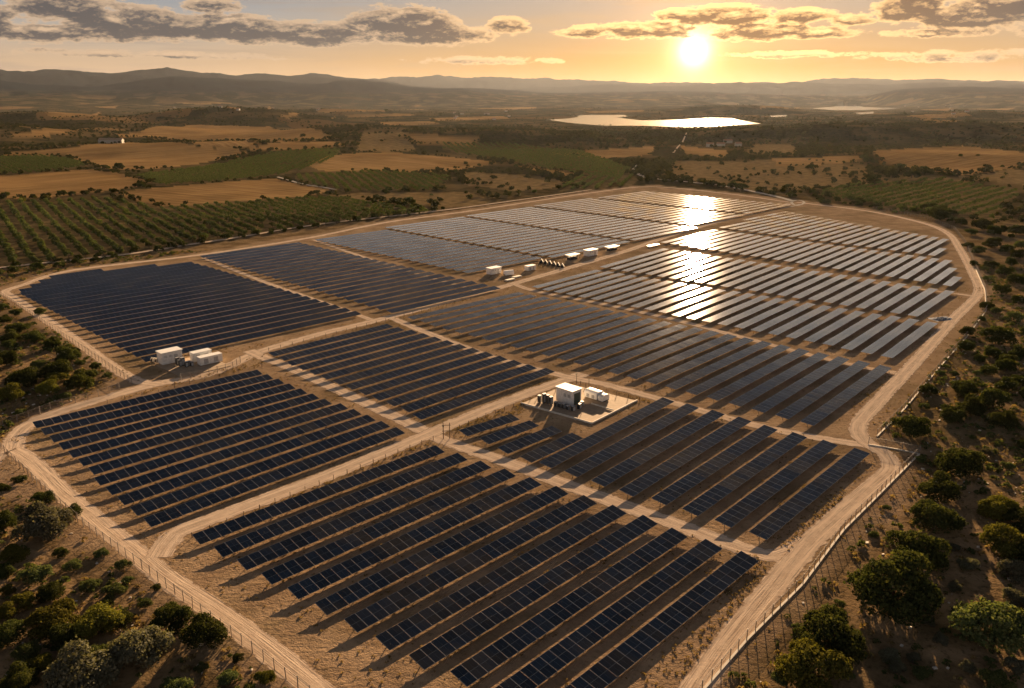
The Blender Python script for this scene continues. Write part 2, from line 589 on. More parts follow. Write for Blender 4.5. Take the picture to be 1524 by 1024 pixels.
def hits(pix):
    """pixels -> points on the terrain"""
    D_ = np.array([px_dir(u, v) for u, v in pix])
    t = np.full(len(pix), 60.0)
    done = np.zeros(len(pix), dtype=bool)
    for _ in range(900):
        P = D_ * t[:, None]
        gap = CAM_H + P[:, 2] - terrain(P[:, 0], P[:, 1])
        done |= gap < .02
        step = np.where(done, 0, np.maximum(.03, gap * .55))
        t = np.minimum(t + step, 60000)
        if done.all():
            break
    P = D_ * t[:, None]
    return [np.array([p[0], p[1]]) for p in P]


GOLD_PX = [[(-40, 264), (0, 262), (136, 252), (170, 257), (227, 270), (210, 278), (164, 284), (68, 294), (-40, 296)],
           [(174, 286), (297, 274), (413, 265), (450, 275), (498, 282), (454, 292), (375, 298), (239, 308), (201, 298)],
           [(-20, 231), (112, 218), (191, 211), (297, 219), (375, 224), (297, 243), (205, 253), (150, 250), (102, 233)],
           [(235, 209), (392, 214), (368, 222), (300, 219)],
           [(368, 224), (409, 212), (505, 209), (515, 217), (443, 224)],
           [(167, 202), (280, 185), (385, 189), (402, 187), (505, 204), (392, 211), (239, 206)],
           [(490, 230), (585, 226), (746, 241), (690, 252), (620, 258), (480, 254), (455, 246)],
           [(592, 200), (718, 202), (705, 217), (620, 214)],
           [(810, 228), (977, 217), (970, 231), (892, 236)],
           [(773, 246), (858, 258), (841, 262), (783, 252)],
           [(1294, 224), (1430, 217), (1540, 228), (1540, 245), (1430, 260), (1311, 243)],
           [(1147, 235), (1284, 231), (1277, 241), (1157, 248)],
           [(1014, 217), (1082, 224), (1080, 235), (1014, 228)],
           [(0, 205), (60, 204), (110, 197), (105, 190), (40, 196)], [(70, 171), (150, 166), (140, 173), (80, 176)],
           [(110, 154), (135, 153), (132, 155)], [(260, 153), (355, 153), (300, 156)], [(140, 159), (175, 157), (170, 161)],
           [(335, 160), (400, 158), (408, 161), (350, 163)], [(470, 165), (560, 163), (575, 166), (480, 168)], [(510, 171), (612, 169), (620, 172), (520, 175)], [(640, 176), (750, 173), (760, 177), (650, 180)],
           [(420, 174), (500, 172), (498, 176), (430, 178)], [(870, 166), (960, 164), (955, 167), (880, 168)], [(700, 161), (800, 159), (790, 162)], [(1130, 160), (1190, 159), (1180, 162)], [(1350, 172), (1440, 168), (1450, 173), (1370, 177)],
           [(1440, 162), (1510, 160), (1500, 164)], [(1365, 163), (1420, 161), (1410, 165)], [(560, 182), (640, 180), (655, 184), (580, 187)]]
TAN_PX = [[(486, 290), (560, 286), (698, 286), (739, 300), (698, 309), (568, 300)], [(1079, 267), (1175, 260), (1277, 265), (1267, 279), (1195, 282), (1106, 272)],
          [(1441, 262), (1540, 250), (1540, 278), (1447, 268)], [(1480, 332), (1540, 330), (1540, 350), (1490, 345)], [(690, 262), (790, 262), (800, 272), (700, 276)],
          [(1000, 240), (1140, 238), (1290, 246), (1290, 280), (1100, 284), (1000, 262)], [(690, 256), (800, 262), (880, 276), (760, 284), (690, 274)], [(540, 194), (600, 196), (620, 226), (530, 226)], [(1290, 262), (1440, 262), (1500, 252), (1540, 256), (1420, 272), (1300, 276)], [(1120, 214), (1180, 216), (1190, 230), (1110, 228)]]
ORCH_PX = [[(-60, 305), (70, 300), (150, 296), (240, 311), (370, 302), (450, 296), (520, 296), (560, 305), (650, 316), (500, 334), (330, 356), (200, 376), (60, 392), (-60, 402)],
           [(-60, 236), (60, 232), (110, 238), (130, 247), (60, 258), (-60, 262)],
           [(200, 262), (300, 250), (400, 228), (505, 222), (500, 236), (420, 260), (330, 270), (240, 277)],
           [(440, 262), (560, 256), (675, 264), (640, 284), (520, 286), (455, 274)],
           [(655, 213), (760, 214), (860, 224), (940, 252), (920, 268), (840, 256), (740, 238), (660, 222)],
           [(1210, 290), (1260, 277), (1400, 266), (1520, 286), (1475, 326), (1350, 314)],
           [(860, 262), (950, 262), (940, 278), (830, 286)]]


def hit_polys(lists):
    flat = [p for L in lists for p in L]
    h = hits(flat)
    out, k = [], 0
    for L in lists:
        out.append(h[k:k + len(L)])
        k += len(L)
    return out


GOLD, TAN, ORCH = hit_polys(GOLD_PX), hit_polys(TAN_PX), hit_polys(ORCH_PX)

# ------------------------------------------------------------------ ground sheet
AZN = np.concatenate([np.linspace(-180, -60, 30, endpoint=False), np.linspace(-60, -36, 50, endpoint=False), np.linspace(-36, 36, 760, endpoint=False),
                      np.linspace(36, 60, 50, endpoint=False), np.linspace(60, 180, 31)])
dep = np.linspace(R(55), R(2.2), 640)
RN = np.concatenate([[1.0, 20.0, 40.0], CAM_H / np.tan(dep), np.geomspace(CAM_H / math.tan(R(2.2)) + 12, 24500, 260)])
GA, GR = np.meshgrid(np.radians(AZN), RN)
gx, gy = GR * np.sin(GA), GR * np.cos(GA)
gz = terrain(gx.ravel(), gy.ravel()).reshape(gx.shape)
for L in LAKES:
    gz = np.where(inside(gx, gy, L), -2.5, gz)
GV = np.stack([gx.ravel(), gy.ravel(), gz.ravel()], 1)
na, nr = len(AZN), len(RN)
ii, jj = np.meshgrid(np.arange(nr - 1), np.arange(na - 1), indexing='ij')
k = (ii * na + jj).ravel()
GQ = np.stack([k, k + 1, k + na + 1, k + na], 1)[:, ::-1]
m_soft = np.zeros(len(GV))
X, Y = GV[:, 0], GV[:, 1]
jx, jy = X + 5 * fbm(X, Y, 40, 3, 77) * np.clip(np.hypot(X, Y) / 900, .2, 3), Y + 9 * fbm(X, Y, 40, 3, 88) * np.clip(np.hypot(X, Y) / 900, .2, 3)
cg = np.zeros(len(GV))
ct = np.zeros(len(GV))
co = np.zeros(len(GV))
fid = np.zeros(len(GV))
for i, P_ in enumerate(GOLD):
    s = inside(jx, jy, P_)
    cg[s] = 1
    fid[s] = .15 + .8 * ((i * .618) % 1)
for P_ in TAN:
    ct[inside(jx, jy, P_)] = 1
for P_ in ORCH:
    co[inside(jx, jy, P_)] = 1
dpl = np.where(inside(X, Y, PLANT), 0, seg_dist(X, Y, PLANT))
cp = 1 - sstep(dpl + 5 * fbm(X, Y, 18, 3, 5), 1.0, 5.0)


def mat_ground():
    m, T = newmat('earth_and_fields')
    at = T.new('ShaderNodeVertexColor', layer_name='cover')
    sp = T.new('ShaderNodeSeparateColor')
    T.put(sp.inputs[0], at.outputs[0])
    G_, T_, O_ = sp.outputs
    P_ = at.outputs[1]
    a2 = T.new('ShaderNodeVertexColor', layer_name='field_id')
    FI = a2.outputs[0]
    geo = T.new('ShaderNodeNewGeometry')
    pos = geo.outputs['Position']
    flat = T.vm('MULTIPLY', pos, (1, 1, 0))
    n_big = T.noise(flat, .012, 5, .6)
    n_mid = T.noise(flat, .11, 6, .62)
    n_fin = T.noise(flat, .9, 5, .65)
    n_xf = T.noise(flat, 3.1, 3, .6)
    # open scrub land: pale dry earth, dry grass, low green cover
    scrub = T.mix(T.mapr(n_mid, .34, .66), (.18, .12, .058), (.38, .255, .135))
    scrub = T.mix(T.mapr(n_fin, .50, .72), scrub, (.070, .055, .026))
    scrub = T.mix(T.m('MULTIPLY', T.mapr(n_xf, .60, .74), .6), scrub, (.40, .30, .19))
    scrub = T.mix(T.mapr(n_big, .44, .62, 0, .55), scrub, (.10, .078, .036))
    # distance-independent wider patchwork far off (only beyond ~1.5 km because of its mask in y)
    dist = T.vm('LENGTH', flat, out=1)
    vor = T.new('ShaderNodeTexVoronoi', feature='F1')
    warp = T.vm('ADD', flat, T.vm('SCALE', (1, 1, 0)))
    nv = T.new('ShaderNodeTexNoise')
    T.put(nv.inputs['Vector'], flat)
    nv.inputs['Scale'].default_value = .002
    wv = T.vm('SCALE', nv.outputs['Color'])
    wv.node.inputs['Scale'].default_value = 420
    T.put(vor.inputs['Vector'], T.vm('ADD', flat, wv))
    vor.inputs['Scale'].default_value = 1 / 330
    vs = T.new('ShaderNodeSeparateColor')
    T.put(vs.inputs[0], vor.outputs['Color'])
    n_val = T.noise(flat, .0011, 4, .6)
    isf = T.m('GREATER_THAN', T.m('ADD', vs.outputs[0], T.m('MULTIPLY', T.m('SUBTRACT', n_val, .5), 1.3)), .93)
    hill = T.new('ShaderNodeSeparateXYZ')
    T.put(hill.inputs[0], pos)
    notmt = T.mapr(hill.outputs[2], 45, 120, 1, 0)
    farm = T.m('MULTIPLY', T.m('MULTIPLY', isf, T.mapr(dist, 1700, 2300)), notmt)
    wood_haze = T.mix(T.mapr(n_mid, .4, .6), (.040, .040, .017), (.082, .066, .030))
    wood_haze = T.mix(T.mapr(T.noise(flat, .006, 5, .6), .47, .62, 0, .75), wood_haze, (.20, .138, .066))
    wood_haze = T.mix(T.mapr(hill.outputs[2], 70, 170), wood_haze, T.mix(T.mapr(n_mid, .4, .6), (.016, .027, .037), (.028, .041, .052)))  # high ground tinted blue-grey: distance haze put into the colour
    base = T.mix(T.mapr(dist, 430, 850), scrub, wood_haze)
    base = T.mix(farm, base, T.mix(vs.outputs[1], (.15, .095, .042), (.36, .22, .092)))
    # stubble fields
    wav = T.new('ShaderNodeTexWave', wave_type='BANDS', bands_direction='X')
    rot = T.new('ShaderNodeVectorRotate', rotation_type='Z_AXIS')
    T.put(rot.inputs['Vector'], flat)
    T.put(rot.inputs['Angle'], T.m('MULTIPLY', FI, 3.1))
    T.put(wav.inputs['Vector'], rot.outputs[0])
    wav.inputs['Scale'].default_value = .028
    wav.inputs['Distortion'].default_value = 2.5
    wav.inputs['Detail'].default_value = 2
    gold = T.mix(FI, (.42, .25, .098), (.58, .355, .145))
    gold = T.mix(T.mapr(T.noise(flat, .0045, 4, .6), .42, .60, 0, .8), gold, (.22, .135, .058))
    gold = T.mix(T.m('MULTIPLY', wav.outputs[1], .38), gold, (.19, .115, .05))
    gold = T.mix(T.mapr(n_fin, .5, .75, 0, .35), gold, (.26, .17, .08))
    strk = T.noise(T.vm('MULTIPLY', rot.outputs[0], (.10, .006, 1)), 1.0, 5, .65)
    gold = T.mix(T.mapr(strk, .46, .62, 0, .5), gold, (.20, .12, .05))
    gold = T.mix(T.mapr(T.noise(T.vm('MULTIPLY', rot.outputs[0], (.5, .012, 1)), 1.0, 3, .6), .5, .62, 0, .4), gold, (.56, .37, .17))
    tan = T.mix(T.mapr(n_mid, .35, .65), (.19, .135, .062), (.31, .21, .10))
    orch = T.mix(T.mapr(n_mid, .35, .65), (.11, .085, .042), (.20, .145, .07))
    soil = T.mix(T.mapr(n_mid, .3, .7), (.35, .235, .14), (.53, .37, .225))
    soil = T.mix(T.mapr(n_fin, .50, .74, 0, .75), soil, (.19, .13, .065))
    soil = T.mix(T.mapr(n_xf, .58, .74, 0, .5), soil, (.47, .33, .20))
    soil = T.mix(T.mapr(T.noise(flat, .035, 5, .65), .48, .66, 0, .5), soil, (.17, .13, .06))
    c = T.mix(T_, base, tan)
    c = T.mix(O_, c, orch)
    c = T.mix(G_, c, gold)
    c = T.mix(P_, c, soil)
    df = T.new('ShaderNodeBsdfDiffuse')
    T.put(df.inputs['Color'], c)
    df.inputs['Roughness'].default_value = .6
    bp = T.new('ShaderNodeBump')
    bp.inputs['Strength'].default_value = .9
    bp.inputs['Distance'].default_value = .5
    T.put(bp.inputs['Height'], T.m('ADD', n_fin, T.m('MULTIPLY', n_xf, .35)))
    T.l.new(bp.outputs[0], df.inputs['Normal'])
    T.n.remove(T.b)
    T.l.new(df.outputs[0], T.out.inputs[0])
    return m


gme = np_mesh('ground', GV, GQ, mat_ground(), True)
ca = gme.color_attributes.new('cover', 'FLOAT_COLOR', 'POINT')
ca.data.foreach_set('color', np.stack([cg, ct, co, cp], 1).astype(np.float32).ravel())
cb_ = gme.color_attributes.new('field_id', 'FLOAT_COLOR', 'POINT')
cb_.data.foreach_set('color', np.stack([fid, fid, fid, np.ones_like(fid)], 1).astype(np.float32).ravel())
ground = tag(link('ground', gme), 'dry rolling farmland with stubble fields, scrub and bare earth', None, None, 'structure')

# lakes
mw, T = newmat('lake_water')
T.b.inputs['Base Color'].default_value = (.02, .03, .035, 1)
T.b.inputs['Roughness'].default_value = .12
T.b.inputs['IOR'].default_value = 1.33
wl = MB()
for L in LAKES:
    b = bmesh.new()
    pts = [(p[0], p[1], -.3) for p in L]
    wl.face(pts)
lake = wl.build('lake_water', mw)
tag(lake, 'still lake water shining under the low sun', kind='structure')
b = bmesh.new()
b.from_mesh(lake.data)
bmesh.ops.triangulate(b, faces=b.faces)
bmesh.ops.recalc_face_normals(b, faces=b.faces)
for f in b.faces:
    if f.normal.z < 0:
        f.normal_flip()
b.to_mesh(lake.data)
b.free()


def gz_at(x, y):
    return float(terrain(np.array([x]), np.array([y]))[0])


# ------------------------------------------------------------------ tracks
def mat_track(name, ca_, cb2, edge=.16):
    m, T = newmat(name)
    uv = T.new('ShaderNodeUVMap')
    s = T.new('ShaderNodeSeparateXYZ')
    T.put(s.inputs[0], uv.outputs[0])
    geo = T.new('ShaderNodeNewGeometry')
    pos = geo.outputs['Position']
    n1 = T.noise(pos, .45, 5, .65)
    n2 = T.noise(pos, 2.2, 4, .6)
    n0 = T.noise(pos, .09, 4, .6)
    u = T.m('ADD', s.outputs[0], T.m('MULTIPLY', T.m('SUBTRACT', n0, .5), .16))
    c = T.mix(T.mapr(n1, .3, .7), ca_, cb2)
    # wheel ruts: smoother pale bands, and darker loose middle
    r1 = T.m('ABSOLUTE', T.m('SUBTRACT', T.m('ABSOLUTE', T.m('SUBTRACT', u, .5)), .19))
    rut = T.mapr(r1, .03, .10, 1, 0)
    c = T.mix(T.m('MULTIPLY', rut, .6), c, tuple(min(1, k * 1.16) for k in cb2))
    streak = T.noise(T.vm('MULTIPLY', uv.outputs[0], (22, .12, 1)), 1.0, 4, .6)
    c = T.mix(T.mapr(streak, .48, .66, 0, .55), c, tuple(k * .52 for k in ca_))
    c = T.mix(T.mapr(n2, .55, .75, 0, .4), c, tuple(k * .6 for k in ca_))
    df = T.new('ShaderNodeBsdfDiffuse')
    T.put(df.inputs['Color'], c)
    df.inputs['Roughness'].default_value = .5
    trn = T.new('ShaderNodeBsdfTransparent')
    mxs = T.new('ShaderNodeMixShader')
    T.l.new(trn.outputs[0], mxs.inputs[1])
    T.l.new(df.outputs[0], mxs.inputs[2])
    ed = T.m('MINIMUM', s.outputs[0], T.m('SUBTRACT', 1.0, s.outputs[0]))
    al = T.mapr(T.m('ADD', ed, T.m('MULTIPLY', T.m('SUBTRACT', n1, .5), .36)), edge * .30, edge * .85)
    T.put(mxs.inputs[0], al)
    bp = T.new('ShaderNodeBump')
    bp.inputs['Strength'].default_value = .6
    bp.inputs['Distance'].default_value = .25
    T.put(bp.inputs['Height'], T.m('ADD', streak, T.m('MULTIPLY', n2, .4)))
    T.l.new(bp.outputs[0], df.inputs['Normal'])
    T.n.remove(T.b)
    T.l.new(mxs.outputs[0], T.out.inputs[0])
    return m


M_TRACK = mat_track('sandy_track', (.66, .495, .355), (.80, .63, .465))
M_TRACKP = mat_track('pale_gravel', (.62, .54, .44), (.74, .66, .55))


def smooth_line(pts, step=3.0):
    pts = [np.array(p, dtype=float) for p in pts]
    P_ = [2 * pts[0] - pts[1]] + pts + [2 * pts[-1] - pts[-2]]
    out = []
    for i in range(1, len(P_) - 2):
        p0, p1, p2, p3 = P_[i - 1:i + 3]
        n = max(2, int(np.linalg.norm(p2 - p1) / step))
        for k_ in range(n):
            t = k_ / n
            out.append(.5 * ((2 * p1) + (p2 - p0) * t + (2 * p0 - 5 * p1 + 4 * p2 - p3) * t * t + (3 * p1 - p0 - 3 * p2 + p3) * t ** 3))
    out.append(pts[-1])
    return out


TRACK_N = [0]


def track(pix, width, mat=M_TRACK, name='dirt_track', label=None, drape=False, zoff=None):
    pw = hits(pix) if drape else [gp(u, v) for u, v in pix]
    ln = smooth_line(pw, 3.0 if not drape else 5.0)
    mb = MB()
    dist = 0.0
    TRACK_N[0] += 1
    z0 = .012 + .004 * TRACK_N[0]
    prev = None
    for i, p in enumerate(ln):
        d = (ln[min(i + 1, len(ln) - 1)] - ln[max(i - 1, 0)])
        d = d / max(1e-9, np.linalg.norm(d))
        nn = np.array([-d[1], d[0]])
        a, b_ = p + nn * width / 2, p - nn * width / 2
        if drape:
            za = zb = max(gz_at(*a), gz_at(*b_), gz_at(*p)) + zoff
        else:
            za = zb = z0
        cur = ((a[0], a[1], za), (b_[0], b_[1], zb), dist)
        if prev is not None:
            mb.face([prev[0], prev[1], cur[1], cur[0]], [(0, prev[2]), (1, prev[2]), (1, cur[2]), (0, cur[2])])
        prev = cur
        if i + 1 < len(ln):
            dist += float(np.linalg.norm(ln[i + 1] - p))
    o = mb.build(name, mat)
    tag(o, label, kind='structure')
    return o


track([(-60, 745), (-20, 700), (8, 668), (45, 685), (100, 738), (190, 812), (250, 862), (330, 915), (430, 992), (520, 1065), (640, 1160)], 5.2)
track([(18, 668), (28, 645), (62, 622), (150, 594), (230, 572), (300, 560), (345, 543), (385, 524), (480, 496), (560, 477), (700, 440), (800, 412), (930, 374), (1000, 350), (1090, 324), (1175, 303)], 6.0)
track([(240, 572), (190, 560), (100, 497), (25, 446), (8, 434), (35, 424), (110, 402), (300, 379), (460, 354), (575, 331), (700, 314), (880, 287), (968, 278), (1080, 288), (1175, 301)], 5.0)
track([(370, 522), (398, 534), (430, 546), (520, 588), (600, 626), (660, 655), (760, 690), (880, 735), (1000, 778), (1110, 818), (1160, 826), (1215, 800)], 5.5)
track([(235, 830), (260, 795), (300, 778), (400, 741), (500, 703), (600, 662), (650, 641), (720, 611), (800, 580), (850, 563), (868, 556)], 6.0)
track([(585, 474), (640, 497), (740, 534), (850, 562), (900, 572), (1000, 599), (1120, 632), (1220, 652), (1300, 664)], 4.6)
track([(760, 421), (800, 434), (900, 453), (1000, 475), (1100, 501), (1200, 527), (1300, 550), (1345, 556)], 4.2)
track([(900, 1240), (1010, 1065), (1080, 962), (1160, 862), (1220, 793), (1290, 731), (1326, 698), (1318, 676), (1286, 656), (1278, 632), (1310, 594), (1360, 541), (1420, 474), (1456, 436), (1448, 408), (1428, 370), (1410, 347), (1370, 331), (1290, 314), (1185, 301)], 5.4)
track([(1300, 421), (1390, 433), (1450, 441)], 3.6)
track([(303, 384), (400, 422), (500, 457), (552, 476)], 3.4)
track([(467, 357), (560, 389), (650, 416), (716, 434)], 3.4)
track([(1160, 310), (1180, 307), (1194, 304), (1196, 300), (1186, 298), (1178, 301), (1183, 305), (1192, 304)], 2.6, M_TRACKP, 'gravel_loop')
track([(952, 240), (944, 248), (946, 255), (955, 262), (970, 266), (1020, 271), (1080, 278), (1150, 292), (1180, 300)], 6.0, M_TRACKP, 'country_road', None, True, .5)
track([(-40, 404), (60, 393), (200, 378), (330, 358), (480, 334), (640, 316), (760, 300), (880, 283)], 4.2, M_TRACK, 'farm_lane', None, True, .45)
track([(1002, 228), (1010, 218), (1018, 207), (1022, 198)], 3.6, M_TRACK, 'hill_lane', None, True, .8)
track([(413, 264), (450, 274), (500, 283)], 4.0, M_TRACKP, 'field_lane', None, True, .6)

# ------------------------------------------------------------------ solar rows
ALF = R(44.6)
RV = np.array([math.sin(ALF), math.cos(ALF)])
NV = np.array([math.cos(ALF), -math.sin(ALF)])
ROTZ = math.atan2(RV[1], RV[0])
PW, PL, ZC = 3.65, 2.1, 1.0      # table width, panel column pitch, mid height


def panel_mesh():
    mb = MB()
    x, y, t = PL / 2 - .03, PW / 2, .025
    mb.face([(-x, -y, t), (x, -y, t), (x, y, t), (-x, y, t)], [(0, 0), (1, 0), (1, 1), (0, 1)], 0)
    mb.face([(-x, y, -t), (x, y, -t), (x, -y, -t), (-x, -y, -t)], None, 1)
    for q in (((-x, -y), (x, -y)), ((x, -y), (x, y)), ((x, y), (-x, y)), ((-x, y), (-x, -y))):
        (a, b_), (c, d) = q
        mb.face([(a, b_, -t), (c, d, -t), (c, d, t), (a, b_, t)], None, 1)
    return mb.mesh('solar_panel', [M_PANEL, M_STEEL])


PANEL_ME = panel_mesh()


def post_mesh():
    mb = MB()
    mb.box((0, 0, ZC / 2 - .3), (.16, .10, ZC + .35))
    mb.box((0, 0, ZC - .22), (.12, 2.2, .10), rx=R(7))
    return mb.mesh('post', M_STEEL)


POST_ME = post_mesh()
FRAME_CACHE = {}


def frame_mesh(n):
    if n not in FRAME_CACHE:
        mb = MB()
        L = n * PL
        mb.box((0, 0, -.16), (L, .16, .16))
        for s in (-1.1, 1.1):
            mb.box((0, s, -.075), (L, .07, .09))
        FRAME_CACHE[n] = mb.mesh('support_frame', M_STEEL)
    return FRAME_CACHE[n]


def near_row(c, n, rz, tilt, label, group):
    root = tag(empty('solar_panel_row', (c[0], c[1], 0), rz), label, 'solar row', group)
    L = n * PL
    ct_, st_ = math.cos(tilt), math.sin(tilt)
    for i in range(n):
        x = -L / 2 + PL * (i + .5)
        j = random.gauss(0, R(.28))
        sag = random.gauss(0, .012)
        link('solar_panel', PANEL_ME, root, (x, 0, ZC + sag), (tilt + j, random.gauss(0, R(.2)), 0))
    fr = link('support_frame', frame_mesh(n), root, (0, 0, ZC), (tilt, 0, 0))
    k_ = max(2, int(round(L / 6.4)) + 1)
    for i in range(k_):
        x = -L / 2 + .8 + (L - 1.6) * i / (k_ - 1)
        link('post', POST_ME, root, (x, 0, 0), (0, 0, 0))
    return root


def far_row(c, n, rz, tilt, label, group, PW=PW):
    """one mesh: slightly uneven glass strip, dark back, steel posts"""
    mb = MB()
    L = n * PL
    ph = random.random() * 10

    def P_(i, s, up):
        x = -L / 2 + PL * i
        t = tilt + R(.09) * math.sin(i * .9 + ph) + R(.07) * math.sin(i * .37 + 2 * ph)
        return (x, s * PW / 2 * math.cos(t), ZC + s * PW / 2 * math.sin(t) + .03 * math.sin(i * .5 + ph) + up)
    for i in range(n):
        mb.face([P_(i, -1, .02), P_(i + 1, -1, .02), P_(i + 1, 1, .02), P_(i, 1, .02)], [(i, 0), (i + 1, 0), (i + 1, 1), (i, 1)], 0)
        mb.face([P_(i, 1, -.05), P_(i + 1, 1, -.05), P_(i + 1, -1, -.05), P_(i, -1, -.05)], None, 1)
        for s in (-1, 1):
            mb.face([P_(i, s, -.05), P_(i + 1, s, -.05), P_(i + 1, s, .02), P_(i, s, .02)][::-s], None, 1)
    for i in (0, n):
        mb.face([P_(i, -1, -.05), P_(i, 1, -.05), P_(i, 1, .02), P_(i, -1, .02)], None, 1)
    k_ = max(2, int(L / 9))
    for i in range(k_):
        x = -L / 2 + 1 + (L - 2) * i / (k_ - 1)
        mb.box((x, 0, ZC / 2 - .2), (.18, .14, ZC + .2), mi=1)
    o = mb.build('solar_panel_row', [M_PANELF, M_BACK], None, (c[0], c[1], 0), (0, 0, rz))
    return tag(o, label, 'solar row', group)


RND0 = random.Random(3)


def rows(first, last, n, near, tilt, what, group, fix=None, frm='the far left'):
    tilt0 = tilt
    a0, a1 = gp(*first[0], ZC), gp(*first[1], ZC)
    b0, b1 = gp(*last[0], ZC), gp(*last[1], ZC)
    for i in range(n):
        t = i / max(1, n - 1)
        p, q = a0 * (1 - t) + b0 * t, a1 * (1 - t) + b1 * t
        if fix:
            p, q = fix(i, p, q)
        v = q - p
        tilt = tilt0 + RND0.gauss(0, R(.13))
        L = np.linalg.norm(v)
        k_ = max(3, int(round(L / PL)))
        c = (p + q) / 2
        lab = f'{ordw(i + 1)} panel row from {frm} in {what}'
        (near_row if near else far_row)(c, k_, math.atan2(v[1], v[0]), tilt, lab, group)


T_N, T_M, T_F = R(9), R(4.2), R(.7)
rows([(292, 803), (655, 668)], [(800, 1080), (1118, 826)], 12, True, T_N, 'the dark foreground block', 'solar rows of the foreground block', frm='the inner track')
rows([(54, 632), (385, 554)], [(218, 778), (597, 640)], 12, True, T_N, 'the dark left corner block', 'solar rows of the left corner block', frm='the equipment pad')
rows([(402, 528), (582, 484)], [(622, 620), (818, 551)], 13, True, R(7), 'the navy central block', 'solar rows of the central block', frm='the avenue')
rows([(688, 645), (768, 620)], [(782, 684), (860, 648)], 4, True, R(7), 'the short set below the walled pad', 'short solar rows below the walled pad', frm='the wooden gantry')
rows([(810, 693), (996, 594)], [(1128, 797), (1283, 671)], 8, True, R(5.5), 'the block right of the walled pad', 'solar rows right of the walled pad', frm='the walled pad')
rows([(609, 474), (778, 436)], [(1200, 631), (1319, 545)], 24, True, T_M, 'the wide grey middle block', 'solar rows of the middle block', frm='the avenue')


def clipF3(i, p, q):
    return p, q


rows([(795, 428), (892, 402)], [(1320, 531), (1388, 480)], 24, False, R(.9), 'the nearest bright right-hand block', 'bright solar rows, nearest right-hand block', frm='the avenue')
rows([(896, 398), (992, 370)], [(1358, 470), (1414, 433)], 23, False, T_F, 'the second bright right-hand block', 'bright solar rows, second right-hand block', frm='the avenue')


def f3(i, p, q):
    if i >= 23:
        q = p + (q - p) * (.68 if i == 23 else .36)
    return p, q


rows([(987, 361), (1066, 342)], [(1409, 425), (1452, 392)], 25, False, T_F, 'the third bright right-hand block', 'bright solar rows, third right-hand block', f3, 'the avenue')


def f4(i, p, q):
    if i == 20:
        q = p + (q - p) * .45
    if i == 0:
        p = q + (p - q) * .6
    return p, q


rows([(1061, 337), (1171, 315)], [(1386, 380), (1424, 358)], 21, False, R(.6), 'the farthest bright right-hand block', 'bright solar rows, farthest right-hand block', f4, 'the avenue')


def grid_rows(n0, n1, r0, r1, pitch, tilt, what, group, fix=None):
    n = int(round(abs(n1 - n0) / pitch)) + 1
    for i in range(n):
        nn = n0 + (n1 - n0) * i / (n - 1)
        ra, rb = (fix(nn, r0, r1) if fix else (r0, r1))
        p, q = nn * NV + ra * RV, nn * NV + rb * RV
        L = rb - ra
        c = (p + q) / 2
        far_row(c, max(3, int(round(L / PL))), ROTZ, tilt, f'{ordw(i + 1)} panel row from the avenue in {what}', group, 3.95)


def g1fix(nn, a, b_):
    if nn < -386:
        a = a + (-386 - nn) * .85
    if nn < -396:
        b_ = b_ - (-396 - nn) * 3.2
    return a, b_


grid_rows(-253, -408, 91, 172, 6.9, R(9), 'the big dark left-hand block', 'dark solar rows, big left-hand block', g1fix)
grid_rows(-246, -406, 182, 240, 7.2, R(7), 'the second left-hand block beyond the big dark one', 'solar rows, second left-hand block')
grid_rows(-280, -408, 252, 304, 6.9, R(5), 'the third left-hand block, level with the service cabins', 'solar rows, third left-hand block')
grid_rows(-277, -417, 309, 376, 6.9, R(3), 'the fourth left-hand block', 'solar rows, fourth left-hand block')
grid_rows(-278, -420, 381, 449, 7.1, R(1.5), 'the fifth left-hand block', 'solar rows, fifth left-hand block')
grid_rows(-287, -424, 455, 524, 7.2, R(.8), 'the sixth left-hand block', 'solar rows, sixth left-hand block')
grid_rows(-289, -422, 531, 600, 7.4, R(.5), 'the farthest left-hand block', 'solar rows, farthest left-hand block')


# ------------------------------------------------------------------ buildings and equipment
def on_rows(c):
    return (float(c[0]), float(c[1]), 0.0)


